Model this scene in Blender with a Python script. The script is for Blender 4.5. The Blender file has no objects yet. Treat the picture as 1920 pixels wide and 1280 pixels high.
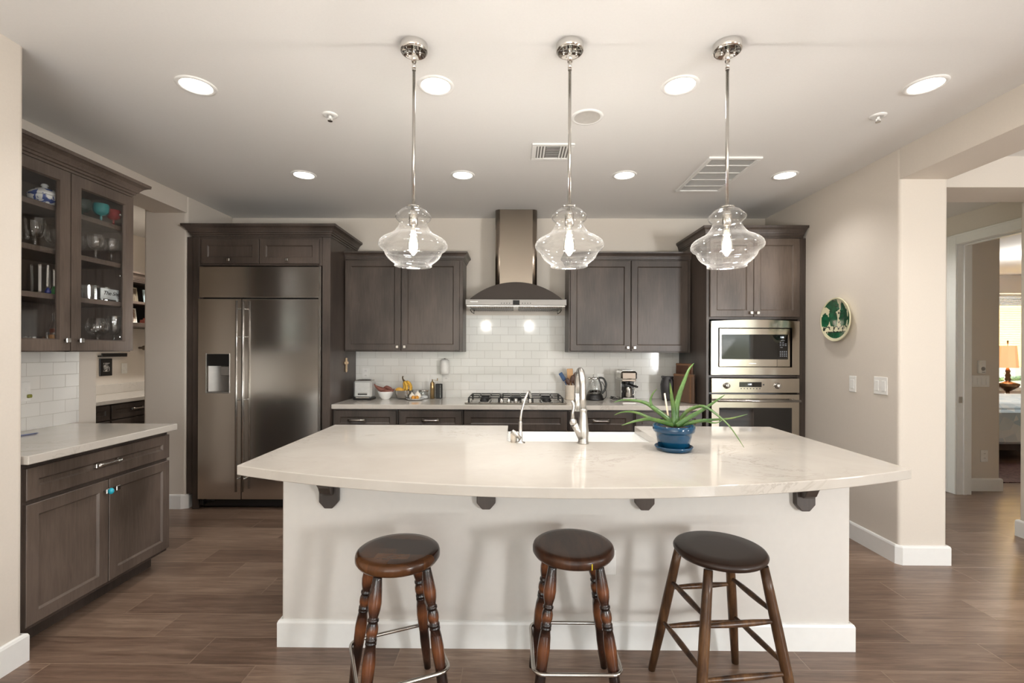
import bpy, bmesh, math, random
from mathutils import Vector, Matrix
random.seed(7)
PI = math.pi
S = bpy.context.scene
COL = S.collection

# ------------------------------------------------------------------ camera
cam_d = bpy.data.cameras.new('camera'); cam = bpy.data.objects.new('camera', cam_d); COL.objects.link(cam)
cam_d.sensor_width = 36.0; cam_d.lens = 873.9 / 1920 * 36
cam_d.shift_x = 3.34 / 1920; cam_d.shift_y = 16.08 / 1920; cam_d.clip_start = 0.05
cam.matrix_world = (Matrix.Translation((0, 0, 1.3948)) @ Matrix.Rotation(0.0077, 4, 'Z')
                    @ Matrix.Rotation(PI / 2, 4, 'X') @ Matrix.Rotation(0.0036, 4, 'Z'))
S.camera = cam

# ------------------------------------------------------------------ world, view, daylight
S.view_settings.view_transform = 'Standard'; S.view_settings.look = 'None'
S.view_settings.gamma = 1.0; S.view_settings.exposure = 0.34
S.view_settings.use_curve_mapping = False
try:
    S.cycles.use_denoising = True
    S.cycles.max_bounces = 10; S.cycles.transparent_max_bounces = 24
    S.cycles.caustics_reflective = False; S.cycles.caustics_refractive = False
    S.cycles.sample_clamp_indirect = 6.0
except Exception:
    pass
W = bpy.data.worlds.new('sky'); S.world = W; W.use_nodes = True
wn, wl = W.node_tree.nodes, W.node_tree.links
bg = wn['Background']; bg.inputs['Strength'].default_value = 3.2
tc = wn.new('ShaderNodeTexCoord'); sx = wn.new('ShaderNodeSeparateXYZ'); rp = wn.new('ShaderNodeValToRGB')
wl.new(tc.outputs['Generated'], sx.inputs[0]); wl.new(sx.outputs['Z'], rp.inputs[0]); wl.new(rp.outputs[0], bg.inputs['Color'])
e = rp.color_ramp.elements
e[0].position = 0.0; e[0].color = (0.42, 0.44, 0.33, 1); e[1].position = 0.5; e[1].color = (0.62, 0.78, 0.95, 1)
k_ = rp.color_ramp.elements.new(0.04); k_.color = (0.85, 0.92, 0.86, 1)


def lamp(name, kind, loc, rot=(0, 0, 0), energy=10, color=(1, 1, 1), **kw):
    d = bpy.data.lights.new(name, kind); d.energy = energy; d.color = color
    for k, v in kw.items(): setattr(d, k, v)
    o = bpy.data.objects.new(name, d); COL.objects.link(o); o.location = loc; o.rotation_euler = rot
    return o


# daylight from the patio door and bedroom window, plus two added upward fill lamps
lamp('daylight_patio_door', 'AREA', (4.15, -3.05, 1.35), (PI / 2 + .04, 0, 0), 150, (0.98, 0.99, 1.0), shape='RECTANGLE', size=.7, size_y=.9)
lamp('ceiling_uplight_fill', 'AREA', (-0.6, -3.05, .46), (PI / 2 + 1.45, 0, 0), 195, (0.98, 0.985, 1.0), shape='RECTANGLE', size=3.4, size_y=.7)  # added fill lamp tipped almost straight up to brighten the ceiling
lamp('dining_side_fill', 'AREA', (6.35, 0.6, 1.4), (PI / 2 + .7, 0, PI / 2), 92, (0.99, 0.99, 1.0), shape='RECTANGLE', size=2.4, size_y=1.5)  # added fill from an unseen side, tipped up towards the ceiling
lamp('daylight_bedroom_window', 'AREA', (8.65, 8.8, 1.7), (-PI / 2, 0, 0), 160, (1.0, 0.98, 0.94), shape='RECTANGLE', size=1.5, size_y=1.6)

# ------------------------------------------------------------------ mesh builder
ORG = {}


class MB:
    """Collects shapes and links them as one mesh object."""
    def __init__(s, M=None):
        s.bm = bmesh.new(); s.M = M or Matrix.Identity(4); s.mi = 0

    def _v(s, p): return s.bm.verts.new(s.M @ Vector(p))

    def _f(s, vs, smooth=False):
        try:
            f = s.bm.faces.new(vs)
        except ValueError:
            return None
        f.material_index = s.mi; f.smooth = smooth
        return f

    def box(s, x0, x1, y0, y1, z0, z1, b=0.0):
        if x0 > x1: x0, x1 = x1, x0
        if y0 > y1: y0, y1 = y1, y0
        if z0 > z1: z0, z1 = z1, z0
        b = min(b, (x1 - x0) * .49, (y1 - y0) * .49, (z1 - z0) * .49)
        if b <= 0:
            v = [s._v((x, y, z)) for z in (z0, z1) for y in (y0, y1) for x in (x0, x1)]
            for q in ((0, 2, 3, 1), (4, 5, 7, 6), (0, 1, 5, 4), (2, 6, 7, 3), (0, 4, 6, 2), (1, 3, 7, 5)):
                s._f([v[i] for i in q])
            return s
        # chamfered box
        g = {}
        for i, x in enumerate((x0, x1)):
            for j, y in enumerate((y0, y1)):
                for k, z in enumerate((z0, z1)):
                    dx, dy, dz = (b if i == 0 else -b), (b if j == 0 else -b), (b if k == 0 else -b)
                    g[i, j, k, 0] = s._v((x, y + dy, z + dz)); g[i, j, k, 1] = s._v((x + dx, y, z + dz)); g[i, j, k, 2] = s._v((x + dx, y + dy, z))
        for i in (0, 1):
            s._f([g[i, 0, 0, 0], g[i, 0, 1, 0], g[i, 1, 1, 0], g[i, 1, 0, 0]])
            s._f([g[0, i, 0, 1], g[1, i, 0, 1], g[1, i, 1, 1], g[0, i, 1, 1]])
            s._f([g[0, 0, i, 2], g[0, 1, i, 2], g[1, 1, i, 2], g[1, 0, i, 2]])
            for j in (0, 1):
                s._f([g[i, j, 0, 0], g[i, j, 1, 0], g[i, j, 1, 1], g[i, j, 0, 1]])
                s._f([g[i, 0, j, 0], g[i, 1, j, 0], g[i, 1, j, 2], g[i, 0, j, 2]])
                s._f([g[0, i, j, 1], g[1, i, j, 1], g[1, i, j, 2], g[0, i, j, 2]])
                for k in (0, 1): s._f([g[i, j, k, 0], g[i, j, k, 1], g[i, j, k, 2]])
        return s

    def lathe(s, prof, c=(0, 0, 0), n=32, cap0=True, cap1=True, axis=None, smooth=True):
        """prof: (radius, height) pairs turned about z (or an axis matrix)."""
        A = axis or Matrix.Identity(4); c = Vector(c); rings = []
        for r, z in prof:
            if r <= 1e-6:
                rings.append([s._v(c + (A @ Vector((0, 0, z))))]); continue
            rings.append([s._v(c + (A @ Vector((r * math.cos(2 * PI * i / n), r * math.sin(2 * PI * i / n), z)))) for i in range(n)])
        for a, b in zip(rings, rings[1:]):
            for i in range(n):
                j = (i + 1) % n
                if len(a) == 1 and len(b) == 1: continue
                if len(a) == 1: s._f([a[0], b[j], b[i]], smooth)
                elif len(b) == 1: s._f([a[i], a[j], b[0]], smooth)
                else: s._f([a[i], a[j], b[j], b[i]], smooth)
        if cap0 and len(rings[0]) > 2: s._f(rings[0][::-1])
        if cap1 and len(rings[-1]) > 2: s._f(rings[-1])
        return s

    def cyl(s, c, r, z0, z1, n=24, axis=None, r2=None, smooth=True):
        return s.lathe([(r, z0), (r if r2 is None else r2, z1)], c, n, axis=axis, smooth=smooth)

    def tube(s, pts, rad, n=10, closed=False, flat=1.0):
        pts = [Vector(p) for p in pts]; m = len(pts)
        R = rad if isinstance(rad, (list, tuple)) else [rad] * m
        T = []
        for i in range(m):
            a = pts[i - 1] if (i > 0 or closed) else pts[0]
            b = pts[(i + 1) % m] if (i < m - 1 or closed) else pts[-1]
            T.append((b - a).normalized())
        up = Vector((0, 0, 1)) if abs(T[0].z) < .9 else Vector((0, 1, 0))
        u = T[0].cross(up).normalized(); rings = []
        for i in range(m):
            u = (u - T[i] * u.dot(T[i])).normalized(); w = T[i].cross(u)
            rings.append([s._v(pts[i] + (u * math.cos(2 * PI * k / n) + w * math.sin(2 * PI * k / n) * flat) * R[i]) for k in range(n)])
        for i in range(m if closed else m - 1):
            a, b = rings[i], rings[(i + 1) % m]
            for k in range(n):
                j = (k + 1) % n; s._f([a[k], a[j], b[j], b[k]], True)
        if not closed:
            s._f(rings[0][::-1]); s._f(rings[-1])
        return s

    def prism(s, poly, d0, d1, ax='z', smooth=False):
        """poly of 2-D points extruded along an axis: z -> (x,y), y -> (x,z), x -> (y,z)."""
        def P(a, b, d): return (a, b, d) if ax == 'z' else (a, d, b) if ax == 'y' else (d, a, b)
        A = [s._v(P(a, b, d0)) for a, b in poly]; B = [s._v(P(a, b, d1)) for a, b in poly]; n = len(poly)
        s._f(A[::-1]); s._f(B)
        for i in range(n):
            j = (i + 1) % n; s._f([A[i], A[j], B[j], B[i]], smooth)
        return s

    def sphere(s, c, r, n=20, m=12, sc=(1, 1, 1), rot=None):
        R = rot or Matrix.Identity(4); c = Vector(c)
        prof = [(math.sin(PI * i / m), -math.cos(PI * i / m)) for i in range(m + 1)]
        rings = []
        for rr, z in prof:
            if rr < 1e-6: rings.append([s._v(c + (R @ Vector((0, 0, z * r * sc[2]))))])
            else: rings.append([s._v(c + (R @ Vector((rr * r * sc[0] * math.cos(2 * PI * i / n), rr * r * sc[1] * math.sin(2 * PI * i / n), z * r * sc[2])))) for i in range(n)])
        for a, b in zip(rings, rings[1:]):
            for i in range(n):
                j = (i + 1) % n
                if len(a) == 1: s._f([a[0], b[j], b[i]], True)
                elif len(b) == 1: s._f([a[i], a[j], b[0]], True)
                else: s._f([a[i], a[j], b[j], b[i]], True)
        return s

    def sweep(s, path, prof, side=1, closed=False):
        """profile (out, z) swept along a 2-D path with mitred corners; out points to the path's right for side = 1."""
        P = [Vector(p) for p in path]; m = len(P); rings = []
        def nrm(a, b):
            d = (b - a).normalized(); return Vector((d.y, -d.x)) * side
        for i in range(m):
            ns = []
            if i > 0: ns.append(nrm(P[i - 1], P[i]))
            if i < m - 1: ns.append(nrm(P[i], P[i + 1]))
            n = sum(ns, Vector((0, 0))) / len(ns); n = n / max(n.length_squared, 1e-6)
            rings.append([s._v((P[i].x + n.x * o, P[i].y + n.y * o, z)) for o, z in prof])
        k = len(prof)
        for a, b in zip(rings, rings[1:]):
            for i in range(k):
                j = (i + 1) % k; s._f([a[i], a[j], b[j], b[i]])
        s._f(rings[0][::-1]); s._f(rings[-1])
        return s

    def shaker(s, u0, u1, v0, v1, n0, th=.02, rail=.055, rec=.010, sl=.009):
        """framed cabinet front with a recessed panel; local axes u (across), n (out), v (up) are x, -y, z."""
        o = [(u0, v0), (u1, v0), (u1, v1), (u0, v1)]
        def ins(d): return [(u0 + d, v0 + d), (u1 - d, v0 + d), (u1 - d, v1 - d), (u0 + d, v1 - d)]
        e = .0025
        L = [(o, n0), (o, n0 + th - e), (ins(e), n0 + th), (ins(rail), n0 + th), (ins(rail + sl), n0 + th - rec)]
        R = [[s._v((a, -n, b)) for a, b in pts] for pts, n in L]
        s._f(R[0][::-1])
        for a, b in zip(R, R[1:]):
            for i in range(4):
                j = (i + 1) % 4; s._f([a[i], a[j], b[j], b[i]])
        s._f(R[-1])
        return s

    def build(s, name, mat, parent=None, world=True, bevel=0, solid=0, sub=0):
        me = bpy.data.meshes.new(name)
        bmesh.ops.recalc_face_normals(s.bm, faces=s.bm.faces[:])
        if parent is not None and world:
            b = ORG.get(parent.name)
            if b is not None: bmesh.ops.translate(s.bm, verts=s.bm.verts[:], vec=-b)
        s.bm.to_mesh(me); s.bm.free()
        for m in (mat if isinstance(mat, list) else [mat]): me.materials.append(m)
        o = bpy.data.objects.new(name, me); COL.objects.link(o)
        if parent is not None:
            o.parent = parent
            if parent.name in ORG: ORG[o.name] = ORG[parent.name]
        if solid:
            q = o.modifiers.new('solid', 'SOLIDIFY'); q.thickness = solid; q.offset = 0
        if bevel:
            q = o.modifiers.new('bevel', 'BEVEL'); q.width = bevel; q.segments = 2; q.limit_method = 'ANGLE'; q.angle_limit = .7
        if sub:
            q = o.modifiers.new('sub', 'SUBSURF'); q.levels = q.render_levels = sub
        return o


def tag(o, label=None, cat=None, group=None, kind=None):
    if label: o['label'] = label
    if cat: o['category'] = cat
    if group: o['group'] = group
    if kind: o['kind'] = kind
    return o


def thing(name, label, cat, loc=(0, 0, 0), rz=0.0, group=None):
    o = bpy.data.objects.new(name, None); COL.objects.link(o); o.empty_display_size = .05
    o.location = loc; o.rotation_euler = (0, 0, rz); ORG[o.name] = Vector(loc)
    return tag(o, label, cat, group)


def single(mb, name, mat, label, cat, group=None, loc=None, **kw):
    """a thing that is one mesh, its origin at loc"""
    if loc is not None: bmesh.ops.translate(mb.bm, verts=mb.bm.verts[:], vec=-Vector(loc))
    o = mb.build(name, mat, **kw)
    if loc is not None: o.location = loc
    return tag(o, label, cat, group)


def struct(name, mb, mat, **kw):
    o = mb.build(name, mat, **kw); o['kind'] = 'structure'; return o


def dup(root, loc, rz=None, label=None, group=None):
    r = root.copy(); COL.objects.link(r); r.location = loc
    if rz is not None: r.rotation_euler = (0, 0, rz)
    if label: r['label'] = label
    if group: r['group'] = group
    for ch in list(root.children):
        c = ch.copy(); COL.objects.link(c); c.parent = r
        for g in list(ch.children):
            d = g.copy(); COL.objects.link(d); d.parent = c
    return r


def text_mesh(name, txt, size, M, mat, parent=None, world=True, ext=.0004, shear=0.0, space=1.0):
    cu = bpy.data.curves.new(name, 'FONT'); cu.body = txt; cu.size = size; cu.extrude = ext; cu.shear = shear
    cu.align_x = 'CENTER'; cu.align_y = 'CENTER'; cu.space_character = space
    t = bpy.data.objects.new(name + '_curve', cu); COL.objects.link(t)
    bpy.context.view_layer.update()
    me = bpy.data.meshes.new_from_object(t.evaluated_get(bpy.context.evaluated_depsgraph_get()))
    bpy.data.objects.remove(t); bpy.data.curves.remove(cu)
    me.transform(M)
    if parent is not None and world and parent.name in ORG: me.transform(Matrix.Translation(-ORG[parent.name]))
    me.materials.clear(); me.materials.append(mat)
    o = bpy.data.objects.new(name, me); COL.objects.link(o)
    if parent is not None: o.parent = parent
    return o


FACE_Y = lambda x, y, z: Matrix.Translation((x, y, z)) @ Matrix.Rotation(PI / 2, 4, 'X')        # text facing the camera
AX_Y = Matrix.Rotation(PI / 2, 4, 'X')            # lathe axis towards -y
AX_X = Matrix.Rotation(PI / 2, 4, 'Y')            # lathe axis towards +x
ML = Matrix(((0, -1, 0, 0), (1, 0, 0, 0), (0, 0, 1, 0), (0, 0, 0, 1)))    # local (u, -n, v) -> world: u along +y, out along +x


# ------------------------------------------------------------------ materials
def srgb(r, g, b):
    f = lambda c: c / 255 / 12.92 if c <= 10 else ((c / 255 + .055) / 1.055) ** 2.4
    return (f(r), f(g), f(b), 1)


class NT:
    def __init__(s, name):
        s.m = bpy.data.materials.new(name); s.m.use_nodes = True
        s.n = s.m.node_tree.nodes; s.l = s.m.node_tree.links; s.p = s.n['Principled BSDF']
    def add(s, t, **kw):
        q = s.n.new('ShaderNode' + t)
        for k, v in kw.items():
            if k in q.inputs: q.inputs[k].default_value = v
            else: setattr(q, k, v)
        return q
    def link(s, a, b): s.l.new(a, b)
    def val(s, op, a, b=None):
        q = s.n.new('ShaderNodeMath'); q.operation = op
        for i, v in enumerate((a, b)):
            if v is None: continue
            if isinstance(v, (int, float)): q.inputs[i].default_value = v
            else: s.l.new(v, q.inputs[i])
        return q.outputs[0]
    def ramp(s, fac, stops):
        q = s.n.new('ShaderNodeValToRGB'); el = q.color_ramp.elements
        el[0].position, el[0].color = stops[0]; el[1].position, el[1].color = stops[-1]
        for p, c in stops[1:-1]:
            k = el.new(p); k.color = c
        s.l.new(fac, q.inputs[0]); return q.outputs[0]
    def coord(s, scale=(1, 1, 1), kind='Object', rot=(0, 0, 0)):
        t = s.add('TexCoord'); mp = s.add('Mapping'); mp.inputs['Scale'].default_value = scale; mp.inputs['Rotation'].default_value = rot
        s.l.new(t.outputs[kind], mp.inputs[0]); return mp.outputs[0]
    def noise(s, vec, scale=5, detail=3, rough=.5, dist=0):
        q = s.add('TexNoise'); q.inputs['Scale'].default_value = scale; q.inputs['Detail'].default_value = detail
        q.inputs['Roughness'].default_value = rough; q.inputs['Distortion'].default_value = dist
        s.l.new(vec, q.inputs['Vector']); return q.outputs['Fac']
    def bump(s, h, strength=.2, dist=.01):
        q = s.add('Bump'); q.inputs['Strength'].default_value = strength; q.inputs['Distance'].default_value = dist
        s.l.new(h, q.inputs['Height']); s.l.new(q.outputs[0], s.p.inputs['Normal'])
    def set(s, **kw):
        for k, v in kw.items(): s.p.inputs[k.replace('_', ' ')].default_value = v
        return s


def plain(name, col, rough=.5, metal=0.0, var=.04, bump=0, scale=30, coat=0, spec=.5):
    t = NT(name); v = t.coord(); f = t.noise(v, scale, 3)
    c = [max(0, x * (1 - var)) for x in col[:3]] + [1]; d = [min(1, x * (1 + var)) for x in col[:3]] + [1]
    t.link(t.ramp(f, [(.3, c), (.7, d)]), t.p.inputs['Base Color'])
    t.set(Roughness=rough, Metallic=metal, Coat_Weight=coat, Specular_IOR_Level=spec)
    if bump: t.bump(f, bump, .002)
    return t.m


def emit(name, col, strength):
    t = NT(name); t.set(Base_Color=(0, 0, 0, 1), Emission_Color=col, Emission_Strength=strength, Roughness=.6); return t.m


def wood(name, dark, light, rough=.4, stretch=(14, 14, 1.2), coat=0, big=2.0):
    t = NT(name); v = t.coord(stretch); a = t.noise(v, 6, 6, .6, .6)
    v2 = t.coord((big, big, big * .5)); b = t.noise(v2, 1.6, 2)
    f = t.val('ADD', t.val('MULTIPLY', a, .3), t.val('MULTIPLY', b, .7))
    t.link(t.ramp(f, [(.38, dark), (.62, light)]), t.p.inputs['Base Color'])
    t.set(Roughness=rough, Coat_Weight=coat, Coat_Roughness=.15); t.bump(a, .05, .002); return t.m


def steel(name, col=(.86, .83, .79, 1), rough=.19, stretch=(1.5, 1.5, 160), aniso=.0):
    t = NT(name); v = t.coord(stretch); a = t.noise(v, 6, 3)
    t.link(t.ramp(a, [(.3, [c * .93 for c in col[:3]] + [1]), (.7, col)]), t.p.inputs['Base Color'])
    r = t.val('ADD', t.val('MULTIPLY', a, .06), rough - .03); t.link(r, t.p.inputs['Roughness'])
    t.set(Metallic=1.0); return t.m


def glass(name, tint=(1, 1, 1, 1), edge=.75, base=.05, rough=.02, power=3.0):
    """thin clear glass: see-through with fresnel reflection, brighter towards grazing edges"""
    t = NT(name); t.n.remove(t.p); out = t.n['Material Output']
    tr = t.add('BsdfTransparent'); tr.inputs[0].default_value = tint
    gl = t.add('BsdfGlossy'); gl.inputs['Roughness'].default_value = rough; gl.inputs['Color'].default_value = (1, 1, 1, 1)
    lw = t.add('LayerWeight'); lw.inputs['Blend'].default_value = .5
    f = t.val('ADD', t.val('MULTIPLY', t.val('POWER', lw.outputs['Facing'], power), edge), base)
    mx = t.add('MixShader'); t.link(f, mx.inputs[0]); t.link(tr.outputs[0], mx.inputs[1]); t.link(gl.outputs[0], mx.inputs[2])
    t.link(mx.outputs[0], out.inputs['Surface']); return t.m


M = {}
M['wall'] = plain('wall_paint', srgb(216, 207, 196), .85, var=.012, bump=.05, scale=120)
M['ceiling'] = plain('ceiling_paint', srgb(232, 230, 227), .9, var=.01, bump=.05, scale=120)
M['island_paint'] = plain('island_paint', srgb(214, 209, 203), .7, var=.012)
M['trim'] = plain('white_trim', srgb(238, 237, 234), .35, var=.01)
M['cab'] = wood('stained_cabinet_wood', srgb(70, 60, 53), srgb(106, 93, 84), .36)
M['cab_dark'] = wood('dark_stained_wood', srgb(56, 48, 43), srgb(84, 73, 66), .40)
M['cab_in'] = plain('cabinet_interior', srgb(72, 63, 58), .55)
M['steel'] = steel('brushed_steel')
M['steel_h'] = steel('brushed_steel_across', (.58, .53, .46, 1), .13, (160, 160, 1.5))
M['steel_dark'] = steel('dark_brushed_steel', (.085, .072, .060, 1), .36, (1.5, 160, 160))
M['nickel'] = plain('satin_nickel', (.52, .50, .47, 1), .22, 1.0, .02)
M['faucet'] = plain('brushed_faucet_nickel', (.56, .54, .51, 1), .30, 1.0, .03)
M['chrome'] = plain('polished_chrome', (.80, .79, .77, 1), .07, 1.0, .01)
M['black'] = plain('black_plastic', srgb(22, 21, 21), .35)
M['iron'] = plain('cast_iron', srgb(26, 25, 25), .5, bump=.1)
M['dark_glass'] = plain('black_glass', srgb(10, 9, 9), .03, var=.02, spec=.9)
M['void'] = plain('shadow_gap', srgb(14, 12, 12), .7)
M['white_plastic'] = plain('white_plastic', srgb(236, 234, 230), .35)
M['porcelain'] = plain('white_porcelain', srgb(240, 240, 238), .08, var=.01, coat=.4)
M['cream_ceramic'] = plain('cream_ceramic', srgb(226, 214, 198), .2, coat=.3)
M['glass'] = glass('clear_glass', (.95, .96, .96, 1), 1.0, .11, power=2.2)
M['pane'] = glass('cabinet_pane', (.97, .97, .97, 1), .35, .03)


def pendant_glass():
    # thick blown glass, clear; white mixed in towards edges imitates haze from the bulb
    t = NT('pendant_glass'); t.n.remove(t.p); tr = t.add('BsdfTransparent'); tr.inputs[0].default_value = (.97, .97, .965, 1)
    gl = t.add('BsdfGlossy'); gl.inputs['Roughness'].default_value = .02; tl = t.add('BsdfTranslucent'); tl.inputs[0].default_value = (.95, .94, .92, 1); df = t.add('BsdfDiffuse'); df.inputs[0].default_value = (.95, .94, .92, 1)
    mk = t.add('MixShader'); mk.inputs[0].default_value = .5; t.link(tl.outputs[0], mk.inputs[1]); t.link(df.outputs[0], mk.inputs[2])
    a = t.add('MixShader'); a.inputs[0].default_value = .085; t.link(gl.outputs[0], a.inputs[1]); t.link(mk.outputs[0], a.inputs[2])
    lw = t.add('LayerWeight'); lw.inputs['Blend'].default_value = .5
    f = t.val('ADD', t.val('MULTIPLY', t.val('POWER', lw.outputs['Facing'], 3.2), .95), .10)
    mx = t.add('MixShader'); t.link(f, mx.inputs[0]); t.link(tr.outputs[0], mx.inputs[1]); t.link(a.outputs[0], mx.inputs[2])
    t.link(mx.outputs[0], t.n['Material Output'].inputs['Surface']); return t.m


M['pend_glass'] = pendant_glass()


def tinted(name, col, op=.45):
    t = NT(name); t.set(Base_Color=col, Roughness=.06, Specular_IOR_Level=.8); tr = t.add('BsdfTransparent'); tr.inputs[0].default_value = [min(1, c * 1.6 + .08) for c in col[:3]] + [1]
    mx = t.add('MixShader'); mx.inputs[0].default_value = op; t.link(tr.outputs[0], mx.inputs[1]); t.link(t.p.outputs[0], mx.inputs[2]); t.link(mx.outputs[0], t.n['Material Output'].inputs['Surface']); return t.m


M['teal_glass'] = tinted('teal_glass', srgb(60, 168, 170))
M['green_glass'] = tinted('dark_green_glass', srgb(62, 84, 76))
M['red_glass'] = tinted('red_glass', srgb(168, 30, 38))
M['amber'] = tinted('amber_liquor', srgb(168, 66, 28), .8)
M['lens'] = emit('downlight_lens', (1, .93, .82, 1), 9)
M['bulb'] = emit('glowing_filament_bulb', (1, .80, .52, 1), 26)
M['screen'] = emit('display_digits', (.9, .95, 1, 1), 1.6)


def tile_mat(name, axis, o0, z0, w=.158, h=.0797):
    t = NT(name); g = t.add('NewGeometry'); sp = t.add('SeparateXYZ'); t.link(g.outputs['Position'], sp.inputs[0])
    cb = t.add('CombineXYZ'); t.link(t.val('SUBTRACT', sp.outputs[axis], o0), cb.inputs[0]); t.link(t.val('SUBTRACT', sp.outputs['Z'], z0), cb.inputs[1])
    b = t.add('TexBrick'); t.link(cb.outputs[0], b.inputs['Vector'])
    b.inputs['Scale'].default_value = 1.0; b.inputs['Brick Width'].default_value = w; b.inputs['Row Height'].default_value = h
    b.inputs['Mortar Size'].default_value = .0016; b.inputs['Mortar Smooth'].default_value = .3; b.offset = .5; b.offset_frequency = 2
    b.inputs['Color1'].default_value = srgb(235, 233, 228); b.inputs['Color2'].default_value = srgb(230, 228, 223); b.inputs['Mortar'].default_value = srgb(200, 196, 188)
    t.link(b.outputs['Color'], t.p.inputs['Base Color'])
    t.link(t.val('ADD', t.val('MULTIPLY', b.outputs['Fac'], .5), .1), t.p.inputs['Roughness'])
    t.bump(t.val('SUBTRACT', 1.0, b.outputs['Fac']), .5, .002); return t.m


M['tile'] = tile_mat('subway_tile', 'X', -.215, .991)
M['tile_left'] = tile_mat('subway_tile_side', 'Y', 2.863 - .158 * 20, .991)


def quartz():
    t = NT('white_quartz'); v = t.coord((1, 1, 1))
    d = t.noise(v, 2.2, 4, .6, .8)
    vein = t.val('ABSOLUTE', t.val('SUBTRACT', t.noise(t.coord((1, 2.2, 1)), 2.4, 6, .62, 1.6), .5))
    vf = t.ramp(vein, [(0.0, (1, 1, 1, 1)), (.018, (0, 0, 0, 1))])
    mask = t.ramp(t.noise(v, 1.7, 2), [(.5, (0, 0, 0, 1)), (.68, (1, 1, 1, 1))])
    base = t.ramp(d, [(.3, srgb(188, 181, 172)), (.7, srgb(198, 192, 184))])
    mx = t.add('MixRGB'); t.link(t.val('MULTIPLY', t.val('MULTIPLY', vf, mask), .55), mx.inputs[0])
    t.link(base, mx.inputs[1]); mx.inputs[2].default_value = srgb(146, 136, 125)
    t.link(mx.outputs[0], t.p.inputs['Base Color']); t.set(Roughness=.07, Specular_IOR_Level=.55); return t.m


M['quartz'] = quartz()


def plank_floor():
    t = NT('wood_look_plank_tile'); g = t.add('NewGeometry'); sp = t.add('SeparateXYZ'); t.link(g.outputs['Position'], sp.inputs[0])
    PW, PL = .197, .914
    ry = t.val('DIVIDE', t.val('SUBTRACT', sp.outputs['Y'], 2.05 - PW * 40), PW); row = t.val('FLOOR', ry); fy = t.val('FRACT', ry)
    rx = t.val('ADD', t.val('DIVIDE', t.val('SUBTRACT', sp.outputs['X'], 1.609 - PL * 20), PL), t.val('MULTIPLY', t.val('SUBTRACT', row, 39), .3333))
    cx = t.val('FLOOR', rx); fx = t.val('FRACT', rx)
    cb = t.add('CombineXYZ'); t.link(cx, cb.inputs[0]); t.link(row, cb.inputs[1])
    wn_ = t.add('TexWhiteNoise', noise_dimensions='2D'); t.link(cb.outputs[0], wn_.inputs['Vector'])
    # grain: noise stretched along x, shifted per plank
    c2 = t.add('CombineXYZ'); t.link(t.val('ADD', t.val('MULTIPLY', sp.outputs['X'], 1.1), t.val('MULTIPLY', wn_.outputs['Value'], 37)), c2.inputs[0])
    t.link(t.val('MULTIPLY', sp.outputs['Y'], 16), c2.inputs[1]); t.link(t.val('MULTIPLY', wn_.outputs['Value'], 11), c2.inputs[2])
    gr = t.noise(c2.outputs[0], 1.8, 9, .70, 1.1)
    c3 = t.add('CombineXYZ'); t.link(t.val('ADD', t.val('MULTIPLY', sp.outputs['X'], .8), t.val('MULTIPLY', wn_.outputs['Value'], 19)), c3.inputs[0]); t.link(t.val('MULTIPLY', sp.outputs['Y'], 3), c3.inputs[1])
    g2 = t.noise(c3.outputs[0], 1.5, 2)
    c4 = t.add('CombineXYZ'); t.link(t.val('ADD', t.val('MULTIPLY', sp.outputs['X'], 3.2), t.val('MULTIPLY', wn_.outputs['Value'], 53)), c4.inputs[0]); t.link(t.val('MULTIPLY', sp.outputs['Y'], 42), c4.inputs[1])
    g3 = t.noise(c4.outputs[0], 1.7, 6, .7, .6)
    f = t.val('ADD', t.val('ADD', t.val('ADD', t.val('MULTIPLY', gr, .42), t.val('MULTIPLY', g3, .24)), t.val('MULTIPLY', g2, .2)), t.val('ADD', t.val('MULTIPLY', wn_.outputs['Value'], .10), .03))
    col = t.ramp(f, [(.30, srgb(66, 48, 39)), (.45, srgb(108, 86, 72)), (.56, srgb(136, 113, 97)), (.72, srgb(178, 154, 134))])
    ey = t.val('MINIMUM', fy, t.val('SUBTRACT', 1.0, fy)); ex = t.val('MINIMUM', fx, t.val('SUBTRACT', 1.0, fx))
    d = t.val('MINIMUM', t.val('MULTIPLY', ey, PW), t.val('MULTIPLY', ex, PL))
    gj = t.ramp(d, [(.0014, (1, 1, 1, 1)), (.0024, (0, 0, 0, 1))])
    mx = t.add('MixRGB'); t.link(gj, mx.inputs[0]); t.link(col, mx.inputs[1]); mx.inputs[2].default_value = srgb(150, 128, 110)
    t.link(mx.outputs[0], t.p.inputs['Base Color'])
    t.link(t.val('ADD', t.val('MULTIPLY', gr, .12), .24), t.p.inputs['Roughness'])
    t.bump(t.val('SUBTRACT', t.val('MULTIPLY', gr, .25), gj), .25, .002); return t.m


M['floor'] = plank_floor()


def stool_wood(name, dark, mid, light, sc=(3, 3, 2.2)):
    t = NT(name); a = t.noise(t.coord(sc), 3.0, 3, .5, .4); b = t.noise(t.coord((40, 40, 5)), 3, 4)
    f = t.val('ADD', t.val('MULTIPLY', a, .75), t.val('MULTIPLY', b, .25))
    t.link(t.ramp(f, [(.36, dark), (.52, mid), (.68, light)]), t.p.inputs['Base Color'])
    t.set(Roughness=.30, Coat_Weight=.08, Coat_Roughness=.15, Specular_IOR_Level=.28); return t.m


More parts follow.
